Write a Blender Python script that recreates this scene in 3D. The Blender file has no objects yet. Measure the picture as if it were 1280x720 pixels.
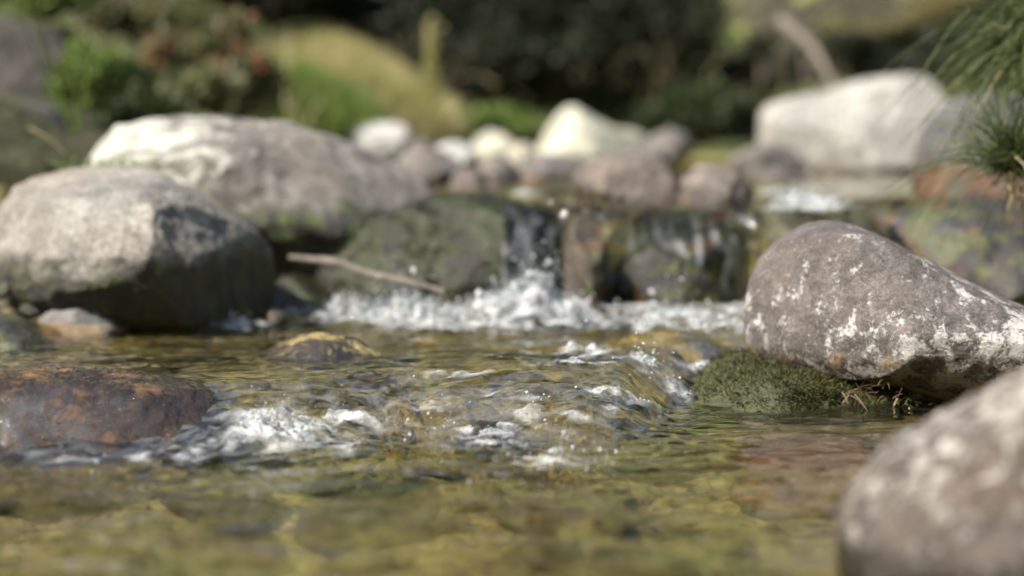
import bpy, math, random
import numpy as np
from mathutils import Vector, Matrix

SC = bpy.context.scene
COL = SC.collection
R = np.random.RandomState(7)
F = 2667.0                       # focal length in photo pixels (1280 wide)
CAM_H = 0.44
PITCH = math.atan(198.0 / F)
FOCUS = 3.22
SUN = Vector((-0.62, -0.30, 0.725)).normalized()

# ------------------------------------------------------------------ helpers
def ray(px, py):
    a = (px - 640.0) / F; b = (360.0 - py) / F
    c, s = math.cos(PITCH), math.sin(PITCH)
    return np.array([a, c + b * s, -s + b * c])

def at(px, py, D):
    r = ray(px, py); r = r / r[1] * D
    return np.array([r[0], r[1], r[2] + CAM_H])

def on(px, py, z):
    r = ray(px, py); t = (z - CAM_H) / r[2]
    return np.array([r[0] * t, r[1] * t, z])

_P = np.random.RandomState(11).permutation(256); _P = np.concatenate([_P, _P, _P])
_G = np.random.RandomState(5).normal(size=(256, 3)); _G /= np.linalg.norm(_G, axis=1)[:, None]

def perlin(p):
    p = np.asarray(p, float)
    i = np.floor(p).astype(np.int64); f = p - i; i &= 255
    u = f * f * f * (f * (f * 6 - 15) + 10)
    def g(dx, dy, dz):
        h = _P[_P[_P[i[:, 0] + dx] + i[:, 1] + dy] + i[:, 2] + dz]
        return ((f - np.array([dx, dy, dz])) * _G[h]).sum(1)
    x0 = g(0,0,0) * (1-u[:,0]) + g(1,0,0) * u[:,0]; x1 = g(0,1,0) * (1-u[:,0]) + g(1,1,0) * u[:,0]
    x2 = g(0,0,1) * (1-u[:,0]) + g(1,0,1) * u[:,0]; x3 = g(0,1,1) * (1-u[:,0]) + g(1,1,1) * u[:,0]
    y0 = x0 * (1-u[:,1]) + x1 * u[:,1]; y1 = x2 * (1-u[:,1]) + x3 * u[:,1]
    return 1.5 * (y0 * (1-u[:,2]) + y1 * u[:,2])

def fbm(p, octv=4, gain=0.5):
    p = np.asarray(p, float); out = np.zeros(len(p)); a = 1.0
    for k in range(octv):
        out += a * perlin(p + 17.3 * k); p = p * 2.03; a *= gain
    return out

def ridged(p, octv=3):
    out = np.zeros(len(p)); a = 1.0
    for k in range(octv):
        out += a * (1 - 2 * np.abs(perlin(p + 9.1 * k))); p = p * 2.1; a *= 0.5
    return out

def sstep(a, b, x):
    t = np.clip((np.asarray(x, float) - a) / (b - a), 0, 1); return t * t * (3 - 2 * t)

def mesh(name, v, f, mat=None, parent=None, smooth=True, attrs=None, mats=None, midx=None, loc=None):
    v = np.asarray(v, np.float32); me = bpy.data.meshes.new(name)
    f = np.asarray(f, np.int32); n, k = f.shape
    me.vertices.add(len(v)); me.vertices.foreach_set('co', v.ravel())
    me.loops.add(n * k); me.loops.foreach_set('vertex_index', f.ravel())
    me.polygons.add(n); me.polygons.foreach_set('loop_start', np.arange(0, n * k, k, dtype=np.int32))
    me.polygons.foreach_set('use_smooth', np.full(n, smooth, bool))
    if midx is not None: me.polygons.foreach_set('material_index', np.asarray(midx, np.int32))
    me.update(calc_edges=True)
    for an, av in (attrs or {}).items():
        a = me.attributes.new(an, 'FLOAT', 'POINT'); a.data.foreach_set('value', np.asarray(av, np.float32))
    for m in (mats or ([mat] if mat else [])): me.materials.append(m)
    o = bpy.data.objects.new(name, me); COL.objects.link(o)
    if loc is not None: o.location = loc
    if parent: o.parent = parent
    return o

def tag(o, label=None, cat=None, group=None, kind=None):
    for k, val in (('label', label), ('category', cat), ('group', group), ('kind', kind)):
        if val: o[k] = val
    return o

def thing(name, label, cat, loc, group=None):
    o = bpy.data.objects.new(name, None); COL.objects.link(o); o.location = loc
    o.empty_display_size = 0.05
    return tag(o, label, cat, group)

def grid_faces(nr, nc):
    i = np.arange((nr - 1) * (nc - 1)); r, c = i // (nc - 1), i % (nc - 1); a = r * nc + c
    return np.stack([a, a + 1, a + nc + 1, a + nc], 1)

_ICO = {}
def ico(sub):
    if sub not in _ICO:
        import bmesh
        bm = bmesh.new(); bmesh.ops.create_icosphere(bm, subdivisions=sub, radius=1)
        v = np.array([x.co[:] for x in bm.verts]); bm.verts.index_update()
        f = np.array([[w.index for w in x.verts] for x in bm.faces]); bm.free()
        _ICO[sub] = (v / np.linalg.norm(v, axis=1)[:, None], f)
    return _ICO[sub]

# ------------------------------------------------------------------ node helper
class NT:
    def __init__(s, name):
        s.m = bpy.data.materials.new(name); s.m.use_nodes = True
        s.t = s.m.node_tree; s.t.nodes.clear()
        s.out = s.t.nodes.new('ShaderNodeOutputMaterial')
    def n(s, typ, ins=None, **kw):
        nd = s.t.nodes.new('ShaderNode' + typ)
        for k, v in kw.items(): setattr(nd, k, v)
        for k, v in (ins or {}).items():
            if isinstance(v, tuple) and len(v) == 2 and hasattr(v[0], 'outputs'):
                s.t.links.new(v[0].outputs[v[1]], nd.inputs[k])
            elif hasattr(v, 'outputs'): s.t.links.new(v.outputs[0], nd.inputs[k])
            else: nd.inputs[k].default_value = v
        return nd
    def noise(s, vec, scale, detail=5, rough=0.55, dist=0.0):
        return s.n('TexNoise', {'Vector': vec, 'Scale': scale, 'Detail': detail, 'Roughness': rough, 'Distortion': dist})
    def ramp(s, fac, lo, hi, a=0.0, b=1.0):
        return s.n('MapRange', {'Value': fac, 'From Min': lo, 'From Max': hi, 'To Min': a, 'To Max': b})
    def mix(s, fac, a, b, blend='MIX'):
        nd = s.t.nodes.new('ShaderNodeMix'); nd.data_type = 'RGBA'; nd.blend_type = blend
        for idx, v in ((0, fac), (6, a), (7, b)):
            if isinstance(v, tuple) and len(v) == 2 and hasattr(v[0], 'outputs'): s.t.links.new(v[0].outputs[v[1]], nd.inputs[idx])
            elif hasattr(v, 'outputs'):
                s.t.links.new(v.outputs[2] if v.bl_idname == 'ShaderNodeMix' else v.outputs[0], nd.inputs[idx])
            elif idx == 0: nd.inputs[0].default_value = v
            else: nd.inputs[idx].default_value = (*v[:3], 1.0)
        return nd
    def math(s, op, a, b=0.0, clamp=False):
        nd = s.t.nodes.new('ShaderNodeMath'); nd.operation = op; nd.use_clamp = clamp
        for i, v in enumerate((a, b)):
            if isinstance(v, tuple): s.t.links.new(v[0].outputs[v[1]], nd.inputs[i])
            elif hasattr(v, 'outputs'): s.t.links.new(v.outputs[0], nd.inputs[i])
            else: nd.inputs[i].default_value = v
        return nd
    def surf(s, nd):
        s.t.links.new(nd.outputs[0], s.out.inputs['Surface']); return s.m

def col(m):  # output of a Mix colour node
    return (m, 2)

# ------------------------------------------------------------------ rock material
def rock_mat(name, dark, light, lichen=0.3, lich_col=(0.62, 0.61, 0.56), wet=None, wet_soft=0.05, moss=0.0,
             moss_top=0.0, rust=0.0, scale=1.0, lscale=1.0, rough=0.85, wet_dark=0.3, grain=1.0, wet_rough=0.22,
             moss_col=(0.055, 0.075, 0.015), rust_col=(0.22, 0.09, 0.03), rust_top=None, algae=0.0, ldir=None):
    t = NT(name)
    tc = t.n('TexCoord'); O = (tc, 3); geo = t.n('NewGeometry'); Pw = (geo, 0); sep = t.n('SeparateXYZ', {0: Pw})
    off = t.n('Mapping', {'Vector': O, 'Location': (R.uniform(-9, 9), R.uniform(-9, 9), R.uniform(-9, 9))})
    V = (off, 0)
    big = t.noise(V, 4.5 * scale, 6, 0.6); med = t.noise(V, 17 * scale, 7, 0.65, 0.6); fine = t.noise(V, 120 * scale, 4, 0.7)
    c = t.mix(t.ramp(big, 0.36, 0.62), dark, light)
    mid = tuple(0.55 * d for d in dark)
    c = t.mix(t.ramp(med, 0.40, 0.62, 0, 0.75), col(c), mid)
    spk = t.noise(V, 48 * scale, 6, 0.75)
    c = t.mix(t.ramp(spk, 0.54, 0.66, 0, 0.65 * grain), col(c), tuple(0.38 * d for d in dark))
    c = t.mix(t.ramp(t.noise(V, 85 * scale, 5, 0.75), 0.58, 0.68, 0, 0.55 * grain), col(c), tuple(min(0.7, 1.5 * d) for d in light))
    g3 = [t.ramp(fine, 0.3, 0.75, 0.45, k) for k in (1.45, 1.44, 1.42)]
    c = t.mix(1.0, col(c), t.n('CombineColor', {0: g3[0], 1: g3[1], 2: g3[2]}), 'MULTIPLY')
    # brownish patina
    pat = t.noise(V, 2.7 * scale, 4, 0.6)
    c = t.mix(t.ramp(pat, 0.5, 0.72, 0, 0.5), col(c), (light[0] * 0.80, light[1] * 0.66, light[2] * 0.52))
    # lichen: crusts with ragged edges
    bump_l = None
    if lichen > 0:
        l1 = t.noise(V, 6.0 * lscale, 3, 0.5, 0.5); l2 = t.noise(V, 34 * lscale, 8, 0.75, 0.2)
        lsum = t.math('ADD', t.math('MULTIPLY', l1, 0.75), t.math('MULTIPLY', l2, 0.70))
        if ldir is not None:
            dd = t.n('VectorMath', {0: O, 1: ldir}, operation='DOT_PRODUCT'); lsum = t.math('ADD', lsum, (dd, 1))
        thr = 0.98 - 0.42 * lichen
        lm = t.ramp(lsum, thr - 0.02, thr + 0.06)
        sm = t.math('MULTIPLY', t.ramp(t.noise(V, 52 * lscale, 7, 0.72, 0.4), 0.60, 0.63), t.ramp(t.noise(V, 7 * lscale, 3), 0.44, 0.58))
        lm = t.math('MAXIMUM', lm, t.math('MULTIPLY', sm, min(1, lichen * 2)))
        ltone = t.mix(t.ramp(t.noise(V, 60 * lscale, 4), 0.35, 0.65), tuple(0.72 * k for k in lich_col), lich_col)
        lf = t.math('MULTIPLY', lm, t.ramp(fine, 0.3, 0.5, 0.55, 1.0))
        c = t.mix(lf, col(c), col(ltone)); bump_l = lm
    # moss where surface faces up
    up = t.n('SeparateXYZ', {0: (geo, 1)})
    if moss_top > 0:
        mm = t.math('ADD', t.math('MULTIPLY', (up, 2), 0.5), t.noise(V, 7 * scale, 5, 0.6))
        thr = 1.15 - 0.6 * moss_top
        mm = t.ramp(mm, thr, thr + 0.1)
        c = t.mix(mm, col(c), col(t.mix(t.noise(V, 45, 5, 0.7), tuple(0.5 * k for k in moss_col), tuple(1.6 * k for k in moss_col))))
    rough_n = None
    if wet is not None:
        wn = t.noise(Pw, 9, 5, 0.65)
        lvl = t.math('ADD', (sep, 2), t.ramp(wn, 0, 1, wet_soft * 2.2, -wet_soft * 2.2))
        w = t.ramp(lvl, wet + wet_soft * 0.5, wet - wet_soft * 0.5)
        wetc = t.mix(1.0, col(c), (wet_dark, wet_dark * 0.93, wet_dark * 0.8), 'MULTIPLY')
        if rust > 0:
            rn = t.ramp(t.noise(Pw, 13, 5, 0.6), 0.62 - 0.35 * rust, 0.75 - 0.35 * rust)
            wetc = t.mix(rn, col(wetc), col(t.mix(t.noise(V, 60, 4), tuple(0.45 * k for k in rust_col), tuple(1.25 * k for k in rust_col))))
        if moss > 0:
            mn = t.ramp(t.noise(Pw, 16, 6, 0.65), 0.66 - 0.4 * moss, 0.74 - 0.4 * moss)
            mcol = t.mix(t.ramp(t.noise(Pw, 90, 5, 0.7), 0.3, 0.7), tuple(0.35 * k for k in moss_col), tuple(1.9 * k for k in moss_col))
            wetc = t.mix(mn, col(wetc), col(mcol))
        c = t.mix(w, col(c), col(wetc)); rough_n = t.ramp(w, 0, 1, rough, wet_rough)
    h = t.math('ADD', t.math('MULTIPLY', med, 0.7), t.math('MULTIPLY', fine, 0.30))
    if bump_l is not None: h = t.math('ADD', h, t.math('MULTIPLY', bump_l, 0.12))
    h = t.math('ADD', h, t.math('MULTIPLY', spk, -0.5))
    bp = t.n('Bump', {'Strength': 0.9, 'Distance': 0.014 / scale, 'Height': h})
    ins = {'Base Color': col(c), 'Roughness': rough_n if rough_n else rough, 'Normal': bp, 'Specular IOR Level': 0.45}
    if rough_n and wet_rough < 0.2:   # a film of water on the wet part
        bp2 = t.n('Bump', {'Strength': 0.35, 'Distance': 0.012 / scale, 'Height': t.noise(V, 62 * scale, 3, 0.6)})
        ins.update({'Coat Weight': t.math('MULTIPLY', w, 0.25), 'Coat Roughness': 0.035, 'Coat IOR': 1.4, 'Coat Normal': bp2})
    return t.surf(t.n('BsdfPrincipled', ins))

# ------------------------------------------------------------------ rock builder
ROCKS = []
def rock(name, label, outline, D, depth, mat, seed=1, sub=5, lean=0.3, amp=0.05, facets=6, boxy=2.4, group=None, cat='rock',
         fine=0.012, px=True, freq=2.2, back=0.0, flag=None, cuts=(), under=None):
    """Outline (photo pixels) is the front silhouette at real distance D; depth is the real half depth."""
    rs = np.random.RandomState(seed)
    pts = np.array([at(x, y, D)[[0, 2]] for x, y in outline]) if px else np.asarray(outline, float)
    c = (pts.min(0) + pts.max(0)) / 2
    # periodic smooth resample of the outline
    q = np.vstack([pts, pts[:1]]); seg = np.linalg.norm(np.diff(q, axis=0), axis=1); s = np.concatenate([[0], np.cumsum(seg)])
    uu = np.linspace(0, s[-1], 400, endpoint=False)
    ox = np.interp(uu, s, q[:, 0]); oz = np.interp(uu, s, q[:, 1])
    th = np.unwrap(np.arctan2(oz - c[1], ox - c[0])); rr = np.hypot(ox - c[0], oz - c[1])
    if th[-1] < th[0]: th, rr = th[::-1], rr[::-1]
    tt = np.linspace(-math.pi, math.pi, 361)
    o = np.argsort(np.mod(th + math.pi, 2 * math.pi)); tm = np.mod(th + math.pi, 2 * math.pi)[o] - math.pi
    Rt = np.interp(tt, tm, rr[o], period=2 * math.pi)
    k = np.hanning(15); k /= k.sum(); Rt = np.convolve(np.concatenate([Rt[-8:-1], Rt, Rt[1:8]]), k, 'valid')
    d, f = ico(sub)
    tht = np.arctan2(d[:, 2], d[:, 0]); sxy = np.hypot(d[:, 0], d[:, 2]); w = d[:, 1]
    nrm = (sxy ** boxy + np.abs(w) ** boxy) ** (1 / boxy)
    sxy2, w2 = sxy / nrm, w / nrm
    Rv = np.interp(tht, tt, Rt[:361])
    v = np.stack([Rv * sxy2 * np.cos(tht), w2 * depth, Rv * sxy2 * np.sin(tht)], 1)
    size = float(Rt.mean())
    # soft plane cuts give worn facets
    for _ in range(facets):
        n = rs.normal(size=3); n[1] = -abs(n[1]) * 1.2; n /= np.linalg.norm(n)
        proj = v @ n; lim = proj.max() * rs.uniform(0.66, 0.90)
        ex = np.clip(proj - lim, 0, None); v -= np.outer(ex * 0.9, n)
    for cx, cy_, cz, fr_ in cuts:
        n = np.array([cx, cy_, cz]); n /= np.linalg.norm(n); proj = v @ n; lim = proj.max() * fr_
        v -= np.outer(np.clip(proj - lim, 0, None) * 0.78, n)
    nd = v / (np.linalg.norm(v, axis=1)[:, None] + 1e-9)
    p = v / size
    dsp = amp * size * fbm(p * freq * 0.6 + seed * 3.7, 4) + fine * size * ridged(p * 5 + seed, 3) + fine * 0.6 * size * fbm(p * 14 + seed, 3)
    v = v + nd * dsp[:, None]
    v[:, 1] += lean * np.clip(v[:, 2], 0, None) + (-lean if under is None else under) * np.clip(-v[:, 2], 0, None)
    ob = mesh(name, v, f, mat, loc=(c[0], D + back, c[1]))
    if label: tag(ob, label, cat, group)
    if flag: ROCKS.append((flag, v + np.array([c[0], D + back, c[1]]), f))
    return ob

# ------------------------------------------------------------------ terrain and water profile
PROF = np.array([(0.2, 0), (2.6, 0), (3.5, 0.001), (4.0, 0.003), (4.36, 0.008), (4.46, 0.02), (4.50, 0.07), (4.53, 0.14), (4.56, 0.185), (4.62, 0.206),
                 (4.78, 0.215), (5.4, 0.223), (7.5, 0.235), (9.0, 0.243), (10.5, 0.248)])
_sf = np.concatenate([[0], np.cumsum(np.linalg.norm(np.diff(PROF, axis=0), axis=1))])

def shift(x):   # how far the cascade sits nearer or farther along the stream
    x = np.asarray(x, float)
    return 0.10 * perlin(np.stack([x * 1.6 + 3.1, x * 0 + 0.4, x * 0], 1)) + 0.03 * perlin(np.stack([x * 7, x * 0 + 4.4, x * 0], 1))

def rapid(x, y):  # the low step between the near and the middle pool
    rsh = 0.09 * perlin(np.stack([x * 2.1, x * 0 + 7.7, x * 0], 1)) + 0.03 * perlin(np.stack([x * 9, x * 0 + 1.7, x * 0], 1)) + 0.50 * sstep(0.12, 0.32, x) - 0.10 * sstep(-0.1, -0.4, x)
    return rsh, 0.062 * sstep(2.94 + rsh, 3.32 + rsh, y)

def level(x, y):
    x = np.atleast_1d(np.asarray(x, float)); y = np.atleast_1d(np.asarray(y, float))
    return np.interp(y - shift(x), PROF[:, 0], PROF[:, 1]) + rapid(x, y)[1]

def half_l(y): return np.interp(y, [0, 3, 4.2, 5, 6, 7.5, 9, 10, 12], [1.1, 1.0, 1.05, 1.0, 0.85, 0.75, 0.6, 0.25, 0.2])
def half_r(y): return np.interp(y, [0, 3, 4.2, 5, 6, 7.5, 9, 10, 12], [1.0, 1.0, 1.3, 1.5, 1.5, 1.45, 0.9, 0.4, 0.3])

def ground_z(x, y):
    x = np.asarray(x, float); y = np.asarray(y, float)
    base = level(x, y) - 0.085
    base = np.where(y > 4.3, np.minimum(base, level(x, y - 0.12) - 0.06), base)
    l = np.clip(-x - half_l(y), 0, None); r = np.clip(x - half_r(y), 0, None)
    bank = (1 - 0.85 * sstep(6.3, 8.0, y)) * (np.minimum(l * 0.5, 0.14 + 0.12 * l) + np.minimum(r * 0.7, 0.28 + 0.12 * r) + 0.10 * sstep(0, .12, l + r))
    hill = np.interp(y, [0, 8.6, 9.6, 11, 13, 17, 25, 45, 90, 400], [0, 0, 0.12, 0.75, 1.35, 2.6, 6.5, 17, 34, 60])
    nz = 0.05 * fbm(np.stack([x * 1.1, y * 1.1, x * 0], 1), 4) * (1 + 0.35 * np.clip(y - 8, 0, 12))
    side = 0.42 * np.clip(np.abs(x) - 7 - 0.1 * np.clip(y, 0, 200), 0, 90) + 0.3 * np.clip(-4 - y, 0, 120)
    bed = 0.018 * fbm(np.stack([x * 7, y * 7, x * 0 + 3], 1), 3)
    return base + bank + hill + side + nz * sstep(-0.1, 0.4, l + r + np.clip(y - 9, 0, 2)) + bed

# ------------------------------------------------------------------ ground
def axis(segs):
    out = []
    for a, b, st in segs: out.append(np.arange(a, b, st))
    out.append([segs[-1][1]]); return np.concatenate(out)

def build_ground():
    xr = axis([(0, 1.8, 0.02), (1.8, 4, 0.08), (4, 14, 0.5), (14, 150, 8)])
    xs = np.concatenate([-xr[:0:-1], xr])
    ys = axis([(-200, -20, 12), (-20, 0, 0.8), (0.0, 1.8, 0.06), (1.8, 5.2, 0.02), (5.2, 14, 0.05), (14, 26, 0.4), (26, 60, 2), (60, 400, 20)])
    X, Y = np.meshgrid(xs, ys); Z = ground_z(X.ravel(), Y.ravel())
    t = NT('stream_bed_and_soil'); geo = t.n('NewGeometry'); P = (geo, 0); sep = t.n('SeparateXYZ', {0: P})
    big = t.noise(P, 2.2, 5, 0.6); med = t.noise(P, 11, 6, 0.65, 0.5); fin = t.noise(P, 70, 5, 0.7)
    vor = t.n('TexVoronoi', {'Vector': P, 'Scale': 17.0, 'Randomness': 1.0}); vord = t.n('TexVoronoi', {'Vector': P, 'Scale': 17.0}, feature='DISTANCE_TO_EDGE')
    vc = t.n('SeparateColor', {0: (vor, 1)})
    bed = t.mix(t.ramp(med, 0.35, 0.65), (0.38, 0.287, 0.105), (0.66, 0.52, 0.22))
    bed = t.mix(t.ramp((vc, 0), 0.3, 0.9, 0, 0.4), col(bed), (0.27, 0.225, 0.11))
    bed = t.mix(t.ramp((vc, 1), 0.62, 0.8, 0, 0.4), col(bed), (0.16, 0.075, 0.02))
    bed = t.mix(t.ramp((vord, 0), 0.08, 0.0, 0, 0.5), col(bed), (0.06, 0.05, 0.02))
    bed = t.mix(t.ramp(big, 0.45, 0.68, 0, 0.6), col(bed), (0.27, 0.245, 0.09))
    soil = t.mix(t.ramp(med, 0.35, 0.65), (0.035, 0.030, 0.018), (0.10, 0.085, 0.05))
    soil = t.mix(t.ramp(big, 0.42, 0.6, 0, 0.85), col(soil), (0.045, 0.062, 0.018))
    grn = t.mix(t.ramp(t.noise(P, 0.8, 5, 0.6), 0.38, 0.62), (0.10, 0.14, 0.035), (0.27, 0.27, 0.10))
    soil = t.mix(t.ramp((sep, 1), 12.6, 15.0), col(soil), col(grn)); soil = t.mix(t.ramp((sep, 1), -1.0, -3.0), col(soil), col(grn))
    f_up = t.math('SUBTRACT', (sep, 2), t.math('MULTIPLY', t.ramp((sep, 1), 4.3, 4.65), 0.22))
    f_up = t.math('ADD', f_up, t.ramp(med, 0, 1, -0.03, 0.03))
    c = t.mix(t.ramp(f_up, 0.07, 0.12), col(bed), col(soil))
    h = t.math('ADD', t.math('MULTIPLY', t.ramp((vord, 0), 0, 0.25), 0.7), fin)
    bp = t.n('Bump', {'Strength': 0.8, 'Distance': 0.02, 'Height': h})
    m = t.surf(t.n('BsdfPrincipled', {'Base Color': col(c), 'Roughness': 0.9, 'Normal': bp, 'Specular IOR Level': 0.2}))
    o = mesh('ground', np.stack([X.ravel(), Y.ravel(), Z], 1), grid_faces(len(ys), len(xs)), m)
    tag(o, kind='structure')
build_ground()

# ------------------------------------------------------------------ foam places: (px, py, rx, ry, strength) in photo pixels, turned into spots on the water
FOAM_PX = [(455, 386, 90, 18, 1.05), (560, 378, 75, 16, 1.1), (672, 362, 62, 16, 1.1), (760, 380, 90, 15, .95), (850, 398, 75, 10, .8), (890, 412, 55, 8, .7),
           (300, 407, 40, 5, .6), (460, 398, 70, 9, .72), (590, 396, 80, 10, .8), (715, 402, 60, 9, .7), (820, 406, 60, 8, .72), (520, 366, 60, 12, 1.0), (830, 380, 60, 12, .9), (620, 500, 60, 8, .5), (760, 490, 60, 8, .5), (520, 520, 50, 8, .5), (430, 530, 60, 10, .6), (610, 545, 60, 9, .6), (690, 575, 60, 10, .62), (200, 575, 60, 8, .5), (790, 500, 40, 8, .6), (720, 455, 70, 7, .6), (640, 404, 170, 9, .75), (815, 466, 75, 12, .75), (735, 440, 45, 8, .5), (880, 470, 40, 10, .7), (350, 546, 70, 22, 1.15), (285, 562, 55, 10, .35),
           (420, 562, 60, 9, .45), (700, 572, 60, 14, .45), (812, 517, 22, 6, .8), (690, 522, 60, 6, .5), (80, 578, 60, 9, .45), (560, 468, 70, 5, .4),
           (760, 520, 40, 6, .4), (640, 560, 120, 10, .3), (1010, 256, 60, 6, .9), (980, 244, 40, 4, .6), (655, 243, 22, 3, .6), (540, 590, 90, 10, .22), (940, 395, 40, 18, .6)]
def surf_pt(px, py):
    z = 0.06
    for _ in range(14):
        p = on(px, py, z); z = 0.5 * z + 0.5 * float(level(p[0], p[1])[0])
    return on(px, py, z)
FOAM = []
for px, py, rx, ry, st in FOAM_PX:
    p = surf_pt(px, py); a = surf_pt(px, py - ry); b = surf_pt(px, py + ry)
    ryw = max(0.03, min(0.22, 0.5 * abs(a[1] - b[1]))); FOAM.append((p[0], p[1], rx * p[1] / F, ryw, st))

def foam_field(x, y):
    f = np.zeros_like(x)
    for fx, fy, rx, ry, st in FOAM:
        f = np.maximum(f, st * np.exp(-(((x - fx) / rx) ** 2 + ((y - fy) / ry) ** 2)))
    return f

# ------------------------------------------------------------------ water surface, one sheet that runs over the drops
def build_water():
    xr = axis([(0, 1.35, 0.006), (1.35, 2.8, 0.02)]); xs = np.concatenate([-xr[:0:-1], xr]) + 0.0
    # arclength rows
    ss = []; s = 0.0
    while s < _sf[-1]:
        y = np.interp(s, _sf, PROF[:, 0])
        ss.append(s); s += 0.02 if y < 2.2 else 0.0055 if y < 3.9 else 0.007 if y < 4.75 else 0.016
    ss = np.array(ss); py = np.interp(ss, _sf, PROF[:, 0]); pz = np.interp(ss, _sf, PROF[:, 1])
    k = np.hanning(13); k /= k.sum()
    pys, pzs = np.convolve(np.pad(py, 6, 'edge'), k, 'valid'), np.convolve(np.pad(pz, 6, 'edge'), k, 'valid')
    X, S = np.meshgrid(xs, ss); Y = np.repeat(pys[:, None], len(xs), 1); Z = np.repeat(pzs[:, None], len(xs), 1)
    Y = Y + shift(xs)[None, :] * (sstep(3.3, 4.2, Y) * (1 - sstep(5.2, 6.0, Y)))
    rsh, rz = rapid(X.ravel(), Y.ravel()); Z = Z + rz.reshape(Z.shape)
    from mathutils.bvhtree import BVHTree
    def tree(flag):
        vv, fc, o = [], [], 0
        for fl, v_, f_ in ROCKS:
            if fl == flag: vv.append(v_); fc.append(f_ + o); o += len(v_)
        return BVHTree.FromPolygons(np.vstack(vv).tolist(), np.vstack(fc).tolist()), np.vstack(vv)
    def smooth2(a, k):
        w_ = np.hanning(2 * k + 3)[1:-1]; w_ /= w_.sum()
        a = np.apply_along_axis(lambda r: np.convolve(np.pad(r, k, 'edge'), w_, 'valid'), 0, a)
        return np.apply_along_axis(lambda r: np.convolve(np.pad(r, k, 'edge'), w_, 'valid'), 1, a)
    # a thin skin of water over the stones awash
    tb, vv = tree('awash'); lift = np.zeros_like(Z); lo, hi = vv.min(0), vv.max(0)
    for r, c in zip(*np.where((X > lo[0]) & (X < hi[0]) & (Y > lo[1]) & (Y < hi[1]))):
        h = tb.ray_cast((X[r, c], Y[r, c], 1.0), (0, 0, -1))[0]
        if h is not None: lift[r, c] = min(0.045, max(0.0, h.z + 0.004 - Z[r, c]))
    Z = Z + smooth2(lift, 3) * 1.0
    # the cascade clings to the rocks where they are wet and stays hidden behind them where they are dry
    tb, vv = tree('fall')
    wet = np.interp(xs, [-.30, -0.045, -0.02, 0.10, 0.115, 0.17, 0.19, 0.52, 0.54], [0, 0, 1, 1, 0, 0, 1, 1, 0])
    wet = np.clip(wet + 0.0, 0, 1); zn = Z.copy(); yn = Y.copy()
    rows = np.where((pys > 4.40) & (pys < 5.05))[0]; cols = np.where((xs > -0.55) & (xs < 1.35))[0]
    for r in rows:
        for c in cols:
            x_, z_ = X[r, c], Z[r, c]
            if pzs[r] < 0.200:
                h = tb.ray_cast((x_, 3.6, z_), (0, 1, 0))[0]
                if h is not None: yn[r, c] = h.y - 0.005 if wet[c] > 0.5 else h.y + 0.13
                elif wet[c] <= 0.5 and x_ > 0.5: yn[r, c] += 0.2
            else:
                h = tb.ray_cast((x_, Y[r, c], 1.0), (0, 0, -1))[0]
                if h is not None: zn[r, c] = (max(z_, h.z + 0.007) if wet[c] > 0.5 else min(z_, h.z - 0.07))
    k0, k1 = rows[0] - 8, rows[-1] + 8
    Y[k0:k1] = smooth2(yn[k0:k1], 2); Z[k0:k1] = smooth2(zn[k0:k1], 2)
    x, y, s = X.ravel(), Y.ravel(), S.ravel()
    ty = np.gradient(pys); tz = np.gradient(pzs); L = np.hypot(ty, tz)
    ny = np.repeat((-tz / L)[:, None], len(xs), 1).ravel(); nz = np.repeat((ty / L)[:, None], len(xs), 1).ravel()
    ff = foam_field(x, y)
    fall = np.repeat((np.abs(tz / L) > 0.3).astype(float)[:, None], len(xs), 1).ravel()
    fall = sstep(0.0, 1.0, np.repeat(np.convolve(np.pad((np.abs(tz / L) > 0.45).astype(float), 8, 'edge'), np.ones(17) / 17, 'valid')[:, None], len(xs), 1).ravel())
    fall *= (Z.ravel() > 0.075)
    zz = np.zeros_like(x)
    def pn(fx, fy, o): return np.stack([x * fx, s * fy, zz + o], 1)
    warp = 0.05 * perlin(pn(5, 5, 1.0))
    xw = x + warp
    q = lambda fx, fy, o: np.stack([xw * fx, (s + warp) * fy, zz + o], 1)
    RS = rsh; near = 1 - sstep(2.5, 3.0, y - RS); up = sstep(4.7, 5.0, y); rif = np.exp(-((y - RS - 3.10) / 0.20) ** 2) ; mid = np.clip(1 - near - up, 0, 1)
    d = near * (0.0050 * perlin(q(5, 9, 0)) + 0.0028 * perlin(q(13, 24, 2)) + 0.0013 * perlin(q(34, 50, 3)) + 0.0006 * perlin(q(80, 110, 4)))
    d += mid * (0.0055 * perlin(q(7, 9, 5)) + 0.0032 * perlin(q(17, 22, 6)) + 0.0015 * perlin(q(42, 50, 7)) + 0.0008 * perlin(q(95, 110, 8)))
    d += rif * (0.011 * perlin(q(6, 7, 9)) + 0.005 * ridged(q(13, 15, 10), 2) + 0.0028 * perlin(q(50, 55, 11)))
    d += up * (0.0055 * perlin(q(6, 7, 12)) + 0.0035 * perlin(q(16, 19, 13)))
    fo = np.clip(ff * np.clip(0.95 + 0.55 * fbm(q(5, 7, 60), 2), 0.35, 1.35), 0, 1.3)
    lump = np.clip(fbm(q(16, 16, 20), 3) * 0.9 + 0.35, 0, 2); spike = np.clip(fbm(q(38, 38, 23), 3), 0, 2) ** 1.3
    splash = np.exp(-((x - FOAM[2][0]) / 0.10) ** 2 - ((y - FOAM[2][1]) / 0.10) ** 2)
    d += fo * (0.026 * lump + 0.030 * spike + 0.003 * perlin(q(120, 120, 24))) + splash * (0.022 * lump + 0.012)
    st = ridged(np.stack([xw * 17 + 0.8 * perlin(q(9, 9, 36)), s * 3.5, zz + 31], 1), 2)
    d = d * (1 - fall) + fall * (0.0012 * st + 0.002 * perlin(np.stack([xw * 50, s * 14, zz + 33], 1)) + 0.0025 * perlin(q(8, 5, 34)) + 0.0014 * perlin(np.stack([xw * 110, s * 60, zz + 37], 1)))
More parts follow.
